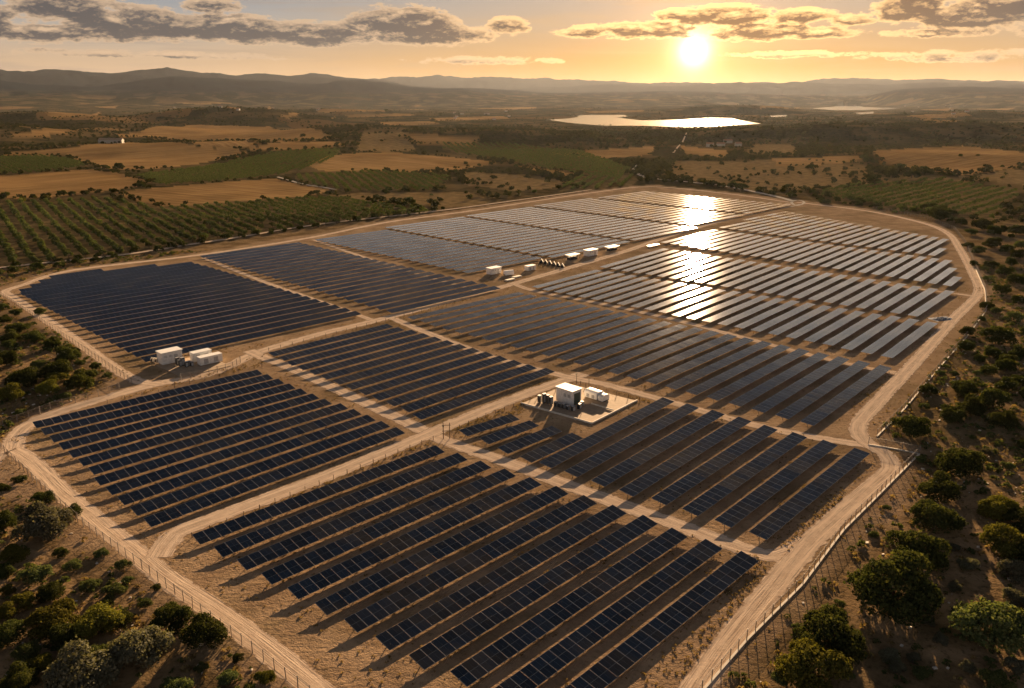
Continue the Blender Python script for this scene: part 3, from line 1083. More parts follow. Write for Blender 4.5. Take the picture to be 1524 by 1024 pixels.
def cabin(pt, lx, ly, h, label, cat='cabin', group=None, door='x', name='service_cabin', z=0.0, rz=None, roof_over=.25):
    root = tag(empty(name, (pt[0], pt[1], z), ROTZ if rz is None else rz), label, cat, group)
    mb = MB()
    mb.box((0, 0, h / 2 + .12), (lx, ly, h - .24))
    n = int(lx / .55)
    for s in (-1, 1):
        for i in range(n):
            mb.box((-lx / 2 + (i + .5) * lx / n, s * (ly / 2 + .02), h / 2 + .1), (lx / n * .45, .05, h - .5))
    mb.build('wall', M_WHITE, root)
    mb = MB()
    mb.box((0, 0, .06), (lx + .1, ly + .1, .12))
    mb.build('plinth', M_CONC, root)
    mb = MB()
    mb.box((0, 0, h + .12), (lx + 2 * roof_over, ly + 2 * roof_over, .2))
    rf = mb.build('roof', M_ROOF, root)
    mb = MB()
    mb.box((0, 0, h + .0), (lx + 2 * roof_over - .1, ly + 2 * roof_over - .1, .05))
    mb.build('eaves', M_DARKROOF, rf)
    if door == 'x':
        mb = MB()
        mb.box((-lx / 2 - .05, 0, h * .44), (.08, ly * .62, h * .72))
        d = mb.build('door', M_GREEN, root)
        mb = MB()
        mb.box((-lx / 2 - .13, ly * .2, h * .4), (.08, .06, .3))
        mb.build('handle', M_STEEL, d)
    elif door == 'end':
        mb = MB()
        mb.box((.1, -ly / 2 - .06, h * .45), (lx * .66, .08, h * .76))
        d = mb.build('door', M_GREEN, root)
        mb = MB()
        mb.box((-lx * .12, -ly / 2 - .14, h * .4), (.06, .08, .35))
        mb.build('handle', M_STEEL, d)
        for k_ in (-.3, -.05):
            mb = MB()
            for q in range(6):
                mb.box((-lx / 2 - .07, ly * k_, h * .55 + q * .16), (.06, .9, .08))
            mb.build('louvre', M_GREY, root)
    else:
        mb = MB()
        mb.box((lx * .18, -ly / 2 - .07, h * .42), (1.1, .08, h * .66))
        d = mb.build('door', M_GREY, root)
        mb = MB()
        mb.box((lx * .18 + .4, -ly / 2 - .14, h * .4), (.06, .08, .3))
        mb.build('handle', M_STEEL, d)
        for k_ in (-.32, -.08):
            mb = MB()
            for q in range(5):
                mb.box((lx * k_, -ly / 2 - .08, h * .62 + q * .14), (.9, .06, .07))
            mb.build('louvre', M_GREY, root)
    return root


def container(pt, lx, ly, h, label, group=None, rz=None, z=0.0, name='storage_container'):
    root = tag(empty(name, (pt[0], pt[1], z), ROTZ if rz is None else rz), label, 'container', group)
    mb = MB()
    mb.box((0, 0, h / 2 + .1), (lx, ly, h - .2))
    n = int(lx / .4)
    for s in (-1, 1):
        for i in range(n):
            mb.box((-lx / 2 + (i + .5) * lx / n, s * (ly / 2 + .02), h / 2 + .1), (lx / n * .5, .05, h - .4))
    mb.build('wall', M_WHITE, root)
    mb = MB()
    mb.box((0, 0, h + .05), (lx + .12, ly + .12, .1))
    mb.build('roof', M_ROOF, root)
    for k_ in (-.25, .2):
        mb = MB()
        mb.box((lx * k_, -ly / 2 - .07, h * .5), (lx * .2, .07, h * .6))
        d = mb.build('door', M_GREY, root)
        mb = MB()
        mb.tube((lx * k_ + .25, -ly / 2 - .13, h * .25), (lx * k_ + .25, -ly / 2 - .13, h * .75), .03)
        mb.build('lock_bar', M_STEEL, d)
    for i in (-1, 1):
        for j in (-1, 1):
            mb = MB()
            mb.box((i * (lx / 2 - .15), j * (ly / 2 - .15), .04), (.25, .25, .08))
            mb.build('foot', M_STEEL, root)
    return root


def cabinet(pt, w, d, h, label, group, rz=0.0, z=0.0, mat=None):
    root = tag(empty('switch_cabinet', (pt[0], pt[1], z), ROTZ + rz), label, 'cabinet', group)
    mb = MB()
    mb.box((0, 0, h / 2 + .05), (w, d, h - .1))
    mb.build('housing', mat or M_BLACK, root)
    mb = MB()
    mb.box((0, 0, h + .04), (w + .12, d + .12, .08))
    mb.build('lid', M_GREY, root)
    mb = MB()
    mb.box((0, -d / 2 - .03, h * .5), (w * .8, .05, h * .7))
    dd = mb.build('door', M_GREY if mat is None else M_BLACK, root)
    return root


def pad(pf, pr, pl, h, name, label, kerbs=True):
    """slab from its front corner, right corner and left corner"""
    F_, R_, L_ = gp(*pf), gp(*pr), gp(*pl)
    ex, ey = R_ - F_, L_ - F_
    mb = MB()
    c = [F_, R_, R_ + ey, L_]
    mb.face([(p[0], p[1], h) for p in c])
    for i in range(4):
        a, b_ = c[i], c[(i + 1) % 4]
        mb.face([(a[0], a[1], -.2), (b_[0], b_[1], -.2), (b_[0], b_[1], h), (a[0], a[1], h)])
    root = tag(empty(name, (0, 0, 0)), label, 'concrete slab')
    mb.build('slab', M_CONC, root)
    if kerbs:
        for a, b_ in ((F_, R_), (L_, F_)):
            d = b_ - a
            L = np.linalg.norm(d)
            m_ = MB()
            m_.box(((a[0] + b_[0]) / 2, (a[1] + b_[1]) / 2, h + .15), (L + .3, .3, .5), math.atan2(d[1], d[0]))
            m_.build('kerb', M_KERB, root)
    return F_, ex, ey


# left pad
pad((271, 562), (344, 545), (231, 544), .18, 'equipment_pad', 'flat concrete slab carrying the left cabin and containers', False)
cabin(gp(254, 540), 6.4, 3.8, 3.9, 'tall white cabin with overhanging flat roof on the left concrete slab', group='white service buildings', door='y', z=.18)
container(gp(300, 536.5), 6.0, 2.7, 3.0, 'taller rear white container on the left concrete slab', 'white containers', z=.18)
container(gp(313, 541), 7.2, 2.5, 2.6, 'lower front white container with doors on the left concrete slab', 'white containers', z=.18)
for i, (u, v, w, h) in enumerate([(265, 544, 1.0, 2.4), (269, 546, .9, 2.0), (273, 545, 1.1, 2.6), (278, 547, .9, 1.7), (282, 545, .8, 1.5), (286, 545.5, .9, 1.3)]):
    cabinet(gp(u, v), w, .8, h, f'{ordw(i + 1)} dark switch cabinet from the tall white cabin on the left slab', 'dark cabinets by the left cabin', z=.18)


def coil(pt, r, label):
    root = tag(empty('cable_drum', (pt[0], pt[1], r), ROTZ + .6), label, 'cable drum', 'pale cable drums')
    for s in (-1, 1):
        mb = MB()
        n = 20
        for i in range(n):
            a0, a1 = 2 * math.pi * i / n, 2 * math.pi * (i + 1) / n
            for (ra, rb) in ((r, r * .45),):
                q = [(math.cos(a0) * ra, math.sin(a0) * ra), (math.cos(a1) * ra, math.sin(a1) * ra), (math.cos(a1) * rb, math.sin(a1) * rb), (math.cos(a0) * rb, math.sin(a0) * rb)]
                for yy, o in ((-.04, 1), (.04, -1)):
                    mb.face([(p[0], s * .38 + yy, p[1]) for p in q][::o])
                mb.face([(q[0][0], s * .38 - .04, q[0][1]), (q[0][0], s * .38 + .04, q[0][1]), (q[1][0], s * .38 + .04, q[1][1]), (q[1][0], s * .38 - .04, q[1][1])])
        mb.build('flange', M_KERB, root)
    mb = MB()
    mb.tube((0, -.37, 0), (0, .37, 0), r * .55, n=14)
    mb.build('core', M_WOOD, root)


coil(gp(234, 541), .95, 'pale cable drum standing closest to the tall left cabin')
coil(gp(228, 539), .8, 'smaller pale cable drum left of the other one')

# walled pad in the middle
pad((881, 631), (948, 597), (776, 601), .06, 'walled_pad', 'concrete slab with low pale kerb walls in the plant centre')
mb = MB()
a, b_ = gp(880, 602), gp(913, 612)
d = b_ - a
mb.box(((a[0] + b_[0]) / 2, (a[1] + b_[1]) / 2, .32), (np.linalg.norm(d), .25, .35), math.atan2(d[1], d[0]))
tag(mb.build('low_wall', M_KERB), 'short low concrete wall dividing the central walled slab', 'low wall')
cabin(gp(846, 599), 3.7, 5.8, 4.2, 'large white cabin with dark green end door on the central walled slab', group='white service buildings', door='end', z=.06)
for i, (u, v, w, h) in enumerate([(803, 599, .9, 2.0), (810, 600, 1.0, 2.7), (815, 601, .9, 2.5), (820, 602, .9, 2.2), (827, 605, .8, 1.3), (833, 606.5, .8, 1.2), (839, 608, .9, 1.3), (845, 610, .8, 1.1), (853, 612, 1.0, 1.4), (862, 609, .9, 1.5), (866, 604, .8, 1.2)]):
    cabinet(gp(u, v), w, .8, h, f'{ordw(i + 1)} dark switch cabinet from the left around the big white central cabin', 'dark cabinets round the central cabin', random.uniform(-.3, .3), .06)
# covered tank on a skid
root = tag(empty('covered_tank', (*gp(887, 593), .06), ROTZ - math.pi / 2), 'low white tank with rounded cover behind the central white cabin', 'tank')


def rounded(lx, ly, h0, h1, x0):
    mb = MB()
    pr = [(-ly / 2, .3), (-ly / 2, h0), (-ly * .42, h0 + (h1 - h0) * .55), (-ly * .25, h0 + (h1 - h0) * .9), (0, h1), (ly * .25, h0 + (h1 - h0) * .9), (ly * .42, h0 + (h1 - h0) * .55), (ly / 2, h0), (ly / 2, .3)]
    for i in range(len(pr) - 1):
        (y0, z0), (y1, z1) = pr[i], pr[i + 1]
        mb.face([(x0, y0, z0), (x0, y1, z1), (x0 + lx, y1, z1), (x0 + lx, y0, z0)][::-1])
    mb.face([(x0, y, z) for y, z in pr])
    mb.face([(x0 + lx, y, z) for y, z in pr][::-1])
    return mb


rounded(4.4, 3.3, 1.7, 2.4, -2.9).build('shell', M_ROOF, root)
rounded(1.7, 3.0, 1.4, 2.0, 1.75).build('end_housing', M_WHITE, root)
mb = MB()
mb.box((.3, 0, .2), (6.4, 2.6, .2))
mb.build('skid', M_BLACK, root)
for xx in (-1.6, 0.2):
    mb = MB()
    mb.box((xx, -1.70, 1.0), (.9, .06, .9))
    mb.build('hatch', M_GREY, root)

# service yard on the avenue
cabin(gp(735, 407.5), 6.6, 3.4, 3.0, 'white cabin nearest the camera in the service yard beside the avenue', group='white service buildings', door='y')
root = tag(empty('covered_trailer', (*gp(757, 409.5), 0), ROTZ - .35), 'rounded white covered trailer just right of the nearest yard cabin', 'trailer')
rounded(4.6, 2.3, 1.5, 2.4, -2.3).build('cover', M_ROOF, root)
mb = MB()
mb.box((0, 0, .55), (5.0, 2.0, .25))
mb.box((3.1, 0, .5), (1.4, .2, .15))
mb.build('chassis', M_BLACK, root)
for xx in (-.9, .5):
    for s in (-1, 1):
        mb = MB()
        mb.tube((xx, s * 1.0 - .12, .42), (xx, s * 1.0 + .12, .42), .42, n=14)
        mb.build('wheel', M_BLACK, root)
container(gp(789, 402), 5.4, 2.6, 2.3, 'small white container between the trailer and the dark pipe stack', 'white containers')
for i in range(6):
    p = gp(806 + i * 6.2, 390.5 + i * 1.35)
    mb = MB()
    for q in range(3):
        for w_ in range(3 - q):
            mb.tube((-1.9, (w_ - 1 + q * .5) * .62, .33 + q * .52), (1.9, (w_ - 1 + q * .5) * .62, .33 + q * .52), .31, n=9)
    o = mb.build('pipe_stack', M_BLACK, None, (p[0], p[1], 0), (0, 0, ROTZ + .75))
    tag(o, f'{ordw(i + 1)} bundle of dark pipes from the left in the yard stack', 'pipe bundle', 'stacked pipe bundles in the yard')


def shelter(pt, lx, ly, h, label):
    root = tag(empty('open_shelter', (pt[0], pt[1], 0), ROTZ), label, 'shelter', 'open white shelters')
    mb = MB()
    mb.box((0, 0, h), (lx, ly, .22))
    mb.build('roof', M_ROOF, root)
    for i in (-1, 1):
        for j in (-1, 1):
            mb = MB()
            mb.box((i * (lx / 2 - .2), j * (ly / 2 - .2), h / 2 - .06), (.16, .16, h - .12))
            mb.build('post', M_STEEL, root)
    mb = MB()
    mb.box((0, .2, h * .3), (lx * .75, ly * .5, h * .6))
    mb.build('equipment_block', M_BLACK, root)


shelter(gp(852, 386), 8.0, 4.0, 2.6, 'white-roofed open shelter beside the last yard cabin')
cabin(gp(879, 380.5), 7.5, 3.6, 3.2, 'white cabin farthest along the service yard beside the avenue', group='white service buildings', door='y')
shelter(gp(911, 372.5), 8.6, 4.2, 2.2, 'lowest white-roofed shelter at the far end of the yard')
for i, (u, v) in enumerate([(769, 412.5), (759, 417)]):
    mb = MB()
    mb.box((0, 0, .2), (5.2, 2.0, .4))
    mb.box((0, 0, .45), (4.9, 1.8, .1))
    tag(mb.build('pallet_stack', M_KERB, None, (*gp(u, v), 0), (0, 0, ROTZ)), ['pale flat board stack right of the covered trailer', 'pale flat board stack in front of the covered trailer'][i], 'board stack', 'pale board stacks')
mb = MB()
mb.box((0, 0, .9), (10, 2.2, .12), rx=R(6))
for xx in (-4, 0, 4):
    mb.box((xx, 0, .42), (.15, 1.6, .84))
tag(mb.build('loose_panel_rack', M_ROOF, None, (*gp(972, 367), 0), (0, 0, ROTZ)), 'short pale rack standing alone on the avenue verge', 'rack')

# wooden gantry at the crossroads
root = tag(empty('wooden_gantry', (*gp(660, 653), 0), 0.12), 'brown two-legged wooden gantry at the crossroads in the plant centre', 'gantry')
for xx in (0, 1.55):
    mb = MB()
    mb.tube((xx, 0, -.3), (xx, 0, 4.2), .11, .09, 8)
    mb.build('pole', M_WOOD, root)
for zz in (3.5, 2.0):
    mb = MB()
    mb.box((.77, .11, zz), (2.1, .1, .14))
    mb.build('crossbar', M_WOOD, root)
mb = MB()
mb.box((.0, -.16, 3.4), (.35, .2, .5))
mb.build('junction_box', M_BLACK, root)
for i, (u, v, h, lab) in enumerate([(876, 590, 5.4, 'tall thin pole between the big central cabin and the white tank'), (858, 571, 3.2, 'short thin pole at the back corner behind the central cabin')]):
    root = tag(empty('utility_pole', (*gp(u, v), 0)), lab, 'pole', 'thin poles behind the central cabin')
    mb = MB()
    mb.tube((0, 0, -.3), (0, 0, h), .09, .06, 8)
    mb.build('shaft', M_WOOD, root)
    mb = MB()
    mb.box((0, 0, h - .2), (.9, .08, .1), .5)
    mb.build('crossarm', M_WOOD, root)

# crumpled tarp
mb = MB()
n = 14
hg = np.random.default_rng(3).random((n, n))
for i in range(n - 1):
    for j in range(n - 1):
        def q_(a, b2):
            x, y = (a / (n - 1) - .5) * 9, (b2 / (n - 1) - .5) * 5
            e = max(0, 1 - (x / 4.5) ** 2 - (y / 2.5) ** 2)
            return (x + hg[a, b2] * .5, y + hg[b2, a] * .5, .04 + e * (.15 + hg[a, b2] * .55))
        mb.face([q_(i, j), q_(i + 1, j), q_(i + 1, j + 1), q_(i, j + 1)])
tag(mb.build('crumpled_tarp', M_TARP, None, (*gp(1401, 475), 0), (0, 0, .3)), 'crumpled blue tarp on bare ground beside the right perimeter track', 'tarp')

# ------------------------------------------------------------------ fences
mfm, T = newmat('wire_mesh')
tr = T.new('ShaderNodeBsdfTransparent')
df = T.new('ShaderNodeBsdfDiffuse')
df.inputs[0].default_value = (.22, .19, .16, 1)
mx = T.new('ShaderNodeMixShader')
mx.inputs[0].default_value = .20
T.l.new(tr.outputs[0], mx.inputs[1])
T.l.new(df.outputs[0], mx.inputs[2])
T.l.new(mx.outputs[0], T.out.inputs[0])
pm = MB()
pm.box((0, 0, .95), (.11, .11, 2.3))
pm.box((0, 0, 2.12), (.15, .15, .05))
FPOST = pm.mesh('post', M_POST)
pm = MB()
pm.box((0, 0, .45), (.13, .13, 1.3))
SPOST = pm.mesh('post', M_WOOD)


def fence(pix, gap, label, kerb=False, short=False, mesh=True):
    pts = [gp(u, v) for u, v in pix]
    root = tag(empty('wire_fence' if mesh else 'post_line', (pts[0][0], pts[0][1], 0)), label, 'fence')
    o = pts[0]
    seg = [np.linalg.norm(pts[i + 1] - pts[i]) for i in range(len(pts) - 1)]
    tot = sum(seg)
    n = min(99, int(tot / gap))
    at, hgt = [], []
    for i in range(n + 1):
        s = tot * i / n
        for j, L in enumerate(seg):
            if s <= L + 1e-6 or j == len(seg) - 1:
                p = pts[j] + (pts[j + 1] - pts[j]) * min(1, s / L)
                break
            s -= L
        at.append(p)
    zz = terrain(np.array([p[0] for p in at]), np.array([p[1] for p in at]))
    for p, z in zip(at, zz):
        link('post', SPOST if short else FPOST, root, (p[0] - o[0], p[1] - o[1], z), (random.gauss(0, .02), random.gauss(0, .02), random.random()))
    if mesh:
        mb, mr, mk = MB(), MB(), MB()
        for (p, z0), (q, z1) in zip(zip(at[:-1], zz[:-1]), zip(at[1:], zz[1:])):
            p, q = p - o, q - o
            mb.face([(p[0], p[1], z0 + .05), (q[0], q[1], z1 + .05), (q[0], q[1], z1 + 1.95), (p[0], p[1], z0 + 1.95)])
            mr.tube((p[0], p[1], z0 + 1.97), (q[0], q[1], z1 + 1.97), .03, n=4)
            d = q - p
            if kerb:
                mk.box(((p[0] + q[0]) / 2, (p[1] + q[1]) / 2, (z0 + z1) / 2 + .1), (np.linalg.norm(d) + .02, .36, .26), math.atan2(d[1], d[0]))
        mb.build('wire_mesh', mfm, root)
        mr.build('top_wire', M_POST, root)
        if kerb:
            mk.build('kerb', M_KERB, root)
    return root


fence([(-70, 705), (0, 668), (60, 727), (125, 785), (215, 850), (300, 915), (390, 983), (450, 1030), (560, 1120)], 2.9, 'long wire fence with dark posts along the left foreground track')
fence([(920, 1230), (1045, 1030), (1110, 955), (1195, 870), (1255, 790), (1310, 735), (1368, 676)], 2.9, 'wire fence on a pale kerb along the right foreground track', True)
fence([(1292, 662), (1330, 668), (1368, 676)], 2.8, 'short return of wire fence at the right corner', True)
fence([(1305, 650), (1345, 610), (1400, 545), (1440, 500), (1468, 462), (1466, 432), (1452, 400)], 3.4, 'wire fence on a pale kerb along the upper right track', True)
fence([(1450, 396), (1436, 362), (1420, 342), (1380, 327), (1300, 310)], 3.6, 'wire fence around the far right bend of the track')
fence([(-40, 640), (30, 628), (80, 608), (130, 596), (178, 580)], 3.0, 'wire fence with pale posts below the left bushes')
fence([(197, 572), (150, 540), (95, 503), (40, 466), (0, 440)], 3.2, 'wire fence along the track left of the big dark block')
fence([(270, 566), (300, 561), (346, 549), (358, 540)], 2.6, 'low wire fence in front of the left concrete slab')
fence([(160, 600), (240, 582), (330, 560), (390, 546)], 4.4, 'row of short stakes above the left corner block', short=True, mesh=False)
fence([(286, 800), (340, 778), (430, 740), (520, 704), (600, 672), (645, 655)], 3.6, 'row of short stakes between the inner track and foreground block', short=True, mesh=False)
fence([(684, 638), (720, 622), (770, 604), (800, 592), (850, 576), (864, 572)], 3.2, 'row of short stakes along the track left of the walled slab', short=True, mesh=False)
fence([(872, 575), (910, 586), (952, 596)], 3.2, 'row of short stakes behind the walled slab', short=True, mesh=False)
fence([(400, 522), (480, 502), (590, 474), (700, 446)], 4.4, 'row of short stakes along the lower edge of the avenue', short=True, mesh=False)


# ------------------------------------------------------------------ foliage
def leaf_cloud(rng, lobes, n, size, flat=.75):
    """lobes: (cx, cy, cz, r) -> quads lying roughly on lobe surfaces"""
    L = np.array(lobes)
    w = L[:, 3] ** 2
    pick = rng.choice(len(L), n, p=w / w.sum())
    d = rng.normal(size=(n, 3))
    d /= np.linalg.norm(d, axis=1)[:, None]
    d[:, 2] = np.where(d[:, 2] < -.35, -d[:, 2], d[:, 2])
    rad = L[pick, 3] * (1 - .30 * rng.random(n) ** 1.7 + .05 * rng.normal(size=n))
    rad = np.where(rng.random(n) < .07, rad * (1.05 + .28 * rng.random(n)), rad)
    c = L[pick, :3] + d * rad[:, None] * np.array([1, 1, flat])
    nrm = d + rng.normal(size=(n, 3)) * .55
    nrm /= np.linalg.norm(nrm, axis=1)[:, None]
    t = np.cross(nrm, rng.normal(size=(n, 3)))
    t /= np.linalg.norm(t, axis=1)[:, None]
    b_ = np.cross(nrm, t)
    s = size * (.6 + .8 * rng.random(n))[:, None]
    t, b_ = t * s * .5, b_ * s * .5 * (.55 + .4 * rng.random(n))[:, None]
    V = np.stack([c - t, c - b_ * .9 + t * .1, c + t, c + b_], 1).reshape(-1, 3)
    return V


def crown_lobes(rng, nl, rx, h, z0):
    out = [(0, 0, z0 + h * .42, min(rx, h) * .52)]
    for i in range(nl):
        a = rng.random() * 6.283
        e = rng.random() ** .7
        rr = rx * (.26 + .36 * math.sqrt(e)) * (.88 + .24 * rng.random())
        z = z0 + h * (.08 + .60 * rng.random() * (1.2 - .75 * e))
        out.append((rr * math.cos(a), rr * math.sin(a), z, rx * (.22 + .17 * rng.random())))
    return out


def crown_mesh(name, seed, nl, rx, h, z0, n, size, mat):
    rng = np.random.default_rng(seed)
    V = leaf_cloud(rng, crown_lobes(rng, nl, rx, h, z0), n, size)
    V[:, 2] = np.maximum(V[:, 2], z0 * .3 - .02)
    return np_mesh(name, V, np.arange(len(V)).reshape(-1, 4), mat)


def trunk_mesh(seed, h, r, n=5):
    rng = random.Random(seed)
    mb = MB()
    top = (rng.uniform(-.06, .06) * h, rng.uniform(-.06, .06) * h, h * .55)
    mb.tube((0, 0, -.15), top, r, r * .7, 7)
    for i in range(n):
        a = 6.283 * i / n + rng.random()
        mb.tube(top, (top[0] + math.cos(a) * h * .42, top[1] + math.sin(a) * h * .42, h * rng.uniform(.9, 1.25)), r * .5, r * .16, 5)
    return mb.mesh('trunk', M_BARK)


# unit-size (diameter 1) broad crowns, three looks
BUSH = {'dark': [crown_mesh('crown', 100 + i, 15, .5, .56, .03, 8500, .036, M_LEAF) for i in range(4)],
        'yellow': [crown_mesh('crown', 120 + i, 14, .5, .54, .03, 8000, .038, M_LEAFY) for i in range(3)],
        'pale': [crown_mesh('crown', 140 + i, 16, .5, .60, .03, 8500, .038, M_LEAFP) for i in range(3)],
        'olive': [crown_mesh('crown', 160 + i, 12, .5, .55, .03, 6000, .042, M_LEAFO) for i in range(3)]}
BUSHL = {k_: [crown_mesh('crown', 300 + i, 8, .5, .55, .03, 900, .095, m_) for i in range(3)] for k_, m_ in (('dark', M_LEAF), ('yellow', M_LEAFY), ('pale', M_LEAFP), ('olive', M_LEAFO))}
TRUNK = [trunk_mesh(i, .34, .035) for i in range(3)]
LOOK = {'dark': 'dark green', 'yellow': 'yellow-green', 'pale': 'pale grey-green', 'olive': 'olive green'}
NPLANT = [0]
RND = random.Random(42)


def plants(items, where, group, as_tree=None, lod=False, hs=1.0, axis=0):
    """items: (u, v_base, width_px, kind) measured on the photograph -> things standing on the ground"""
    H_ = hits([(u, v - .12 * w) for u, v, w, k_ in items])
    Z_ = terrain(np.array([p[0] for p in H_]), np.array([p[1] for p in H_]))
    L = []
    for (u, v, w, kd), p, z in zip(items, H_, Z_):
        dist = math.sqrt(p[0] ** 2 + p[1] ** 2 + (CAM_H - z) ** 2)
        L.append((p, z, w * dist / FPX, kd))
    L.sort(key=lambda q: math.atan2(q[0][0], q[0][1]))
    cnt = {}
    tot = {}
    for p, z, wd, kd in L:
        tot[(kd, wd > 4.6)] = tot.get((kd, wd > 4.6), 0) + 1
    for p, z, wd, kd in L:
        big = wd > 4.6
        key = (kd, big)
        cnt[key] = cnt.get(key, 0) + 1
        nm = 'tree' if big else 'shrub'
        pre = 'broad' if big else 'low'
        if tot[key] == 1:
            lab = f'only {pre} {LOOK[kd]} {nm} {where}'
        else:
            lab = f'{ordw(cnt[key])} {pre} {LOOK[kd]} {nm} from the left {where}'
        i = NPLANT[0]
        NPLANT[0] += 1
        rz = RND.random() * 6.28
        wd *= .89
        sx, sz = wd * RND.uniform(.94, 1.06), wd * RND.uniform(.80, 1.10) * hs
        me = RND.choice((BUSHL if lod else BUSH)[kd])
        if big:
            root = tag(empty('tree', (p[0], p[1], z), rz), lab, 'tree', group)
            root.scale = (sx, sx, sz)
            link('crown', me, root)
            link('trunk', RND.choice(TRUNK), root)
        else:
            o = link('shrub', me, None, (p[0], p[1], z - .02), (0, 0, rz))
            o.scale = (sx, sx, sz)
            tag(o, lab, 'shrub', group)


D_, Y_, P_, O_ = 'dark', 'yellow', 'pale', 'olive'
plants([(29, 500, 38, D_), (50, 512, 36, D_), (18, 514, 34, D_), (78, 522, 28, D_), (10, 548, 40, D_), (100, 541, 42, D_), (84, 569, 58, D_), (36, 580, 54, D_), (118, 584, 48, D_), (70, 590, 40, Y_),
        (12, 602, 50, Y_), (82, 574, 36, Y_), (133, 566, 28, O_), (48, 508, 24, D_), (110, 527, 20, D_), (15, 522, 28, D_), (142, 552, 22, O_), (58, 553, 28, O_), (20, 572, 26, D_), (98, 598, 24, O_),
        (60, 470, 20, O_), (24, 472, 22, O_), (6, 484, 24, D_), (120, 545, 18, O_), (160, 565, 16, O_), (30, 620, 22, O_), (75, 606, 18, O_), (5, 462, 18, O_), (-20, 560, 50, D_), (-25, 610, 50, D_)],
       'in the thicket outside the left fence', 'bushes outside the left fence')
plants([(64, 752, 38, D_), (107, 772, 32, D_), (66, 808, 92, P_), (10, 790, 42, D_), (22, 838, 46, Y_), (12, 885, 26, Y_), (55, 868, 48, O_), (107, 850, 30, O_), (151, 830, 26, O_), (77, 895, 44, D_), (82, 945, 84, Y_),
        (148, 950, 82, Y_), (205, 1000, 104, P_), (122, 1045, 118, P_), (256, 940, 64, D_), (306, 968, 78, D_), (169, 890, 36, O_), (135, 880, 34, O_), (184, 848, 28, O_), (14, 958, 56, D_), (42, 985, 50, O_), (340, 1020, 40, O_),
        (395, 1018, 38, Y_), (30, 1035, 60, D_), (262, 1040, 50, O_), (190, 870, 22, O_), (216, 905, 24, O_), (232, 880, 18, D_), (30, 720, 22, O_), (5, 735, 26, D_), (90, 830, 24, D_), (6, 860, 34, D_), (160, 905, 20, D_),
        (40, 905, 40, Y_), (6, 925, 40, Y_), (300, 1000, 26, O_), (355, 985, 22, D_), (240, 960, 26, O_), (60, 1000, 44, Y_), (-30, 800, 50, P_), (-40, 940, 70, D_), (425, 1040, 26, O_), (140, 1000, 60, D_), (100, 960, 50, D_), (180, 935, 40, D_)],
       'in the scrub at bottom left', 'bushes in the bottom left scrub')
plants([(1353, 655, 68, D_), (1425, 712, 82, D_), (1400, 750, 68, D_), (1390, 798, 84, D_), (1359, 850, 98, D_), (1328, 918, 134, D_), (1230, 985, 118, D_), (1205, 1030, 128, Y_), (1467, 962, 114, O_), (1496, 828, 74, Y_),
        (1484, 776, 64, Y_), (1520, 790, 56, D_), (1417, 632, 38, D_), (1444, 622, 38, D_), (1490, 640, 46, D_), (1512, 903, 46, P_), (1508, 866, 50, P_), (1440, 850, 34, P_), (1322, 985, 34, P_), (1334, 1000, 30, P_), (1160, 1020, 34, O_),
        (1290, 855, 18, O_), (1248, 905, 22, O_), (1186, 940, 20, O_), (1320, 760, 16, O_), (1300, 800, 18, O_), (1420, 880, 22, P_), (1400, 960, 26, P_), (1370, 1010, 30, O_), (1440, 1000, 26, P_), (1370, 690, 20, O_), (1300, 880, 18, O_),
        (1500, 700, 22, O_), (1470, 680, 20, P_), (1522, 670, 30, D_), (1550, 850, 70, D_), (1545, 960, 80, D_), (1480, 1030, 50, O_), (1510, 1000, 36, P_), (1260, 1010, 26, O_), (1380, 930, 24, P_), (1360, 985, 22, P_), (1420, 820, 18, P_)],
       'on the dry slope at lower right', 'bushes on the lower right slope')
up = [(1438, 502, 27, D_), (1437, 524, 28, D_), (1485, 515, 56, D_), (1468, 462, 24, D_), (1478, 535, 30, D_), (1496, 547, 36, D_), (1471, 560, 32, D_), (1498, 556, 36, D_), (1516, 535, 30, D_), (1459, 540, 20, D_), (1437, 592, 48, D_), (1478, 612, 54, D_),
      (1499, 585, 38, D_), (1516, 576, 32, D_), (1446, 618, 42, D_), (1382, 590, 36, D_), (1416, 625, 38, D_), (1399, 332, 40, D_), (1430, 338, 22, D_), (1461, 345, 34, D_), (1445, 352, 22, O_), (1480, 352, 26, D_), (1512, 352, 28, D_),
      (1440, 372, 22, D_), (1456, 380, 24, D_), (1475, 372, 30, D_), (1498, 378, 26, D_), (1518, 388, 28, D_), (1476, 402, 26, D_), (1495, 412, 26, D_), (1512, 425, 30, D_), (1470, 420, 18, O_), (1490, 440, 28, D_), (1516, 455, 26, D_),
      (1482, 470, 22, O_), (1508, 480, 30, O_), (1460, 480, 16, O_), (1400, 560, 18, O_), (1420, 560, 16, O_), (1455, 560, 18, O_), (1375, 610, 20, O_), (1530, 500, 30, D_), (1535, 600, 40, D_), (1450, 398, 18, D_), (1465, 405, 16, O_),
      (1505, 398, 22, D_), (1520, 372, 24, O_), (1535, 420, 30, D_)]
plants(up, 'outside the upper right fence', 'bushes outside the upper right fence')
hedge = []
for i in range(58):
    t = RND.random()
    u = 1205 + 220 * t
    v = 300 + 30 * t ** 1.2 + RND.uniform(-12, 3)
    hedge.append((u, v, RND.uniform(8, 17), RND.choice([D_, D_, O_])))
plants(hedge, 'in the hedge beyond the right bend', 'bushes in the hedge beyond the right bend', lod=True)
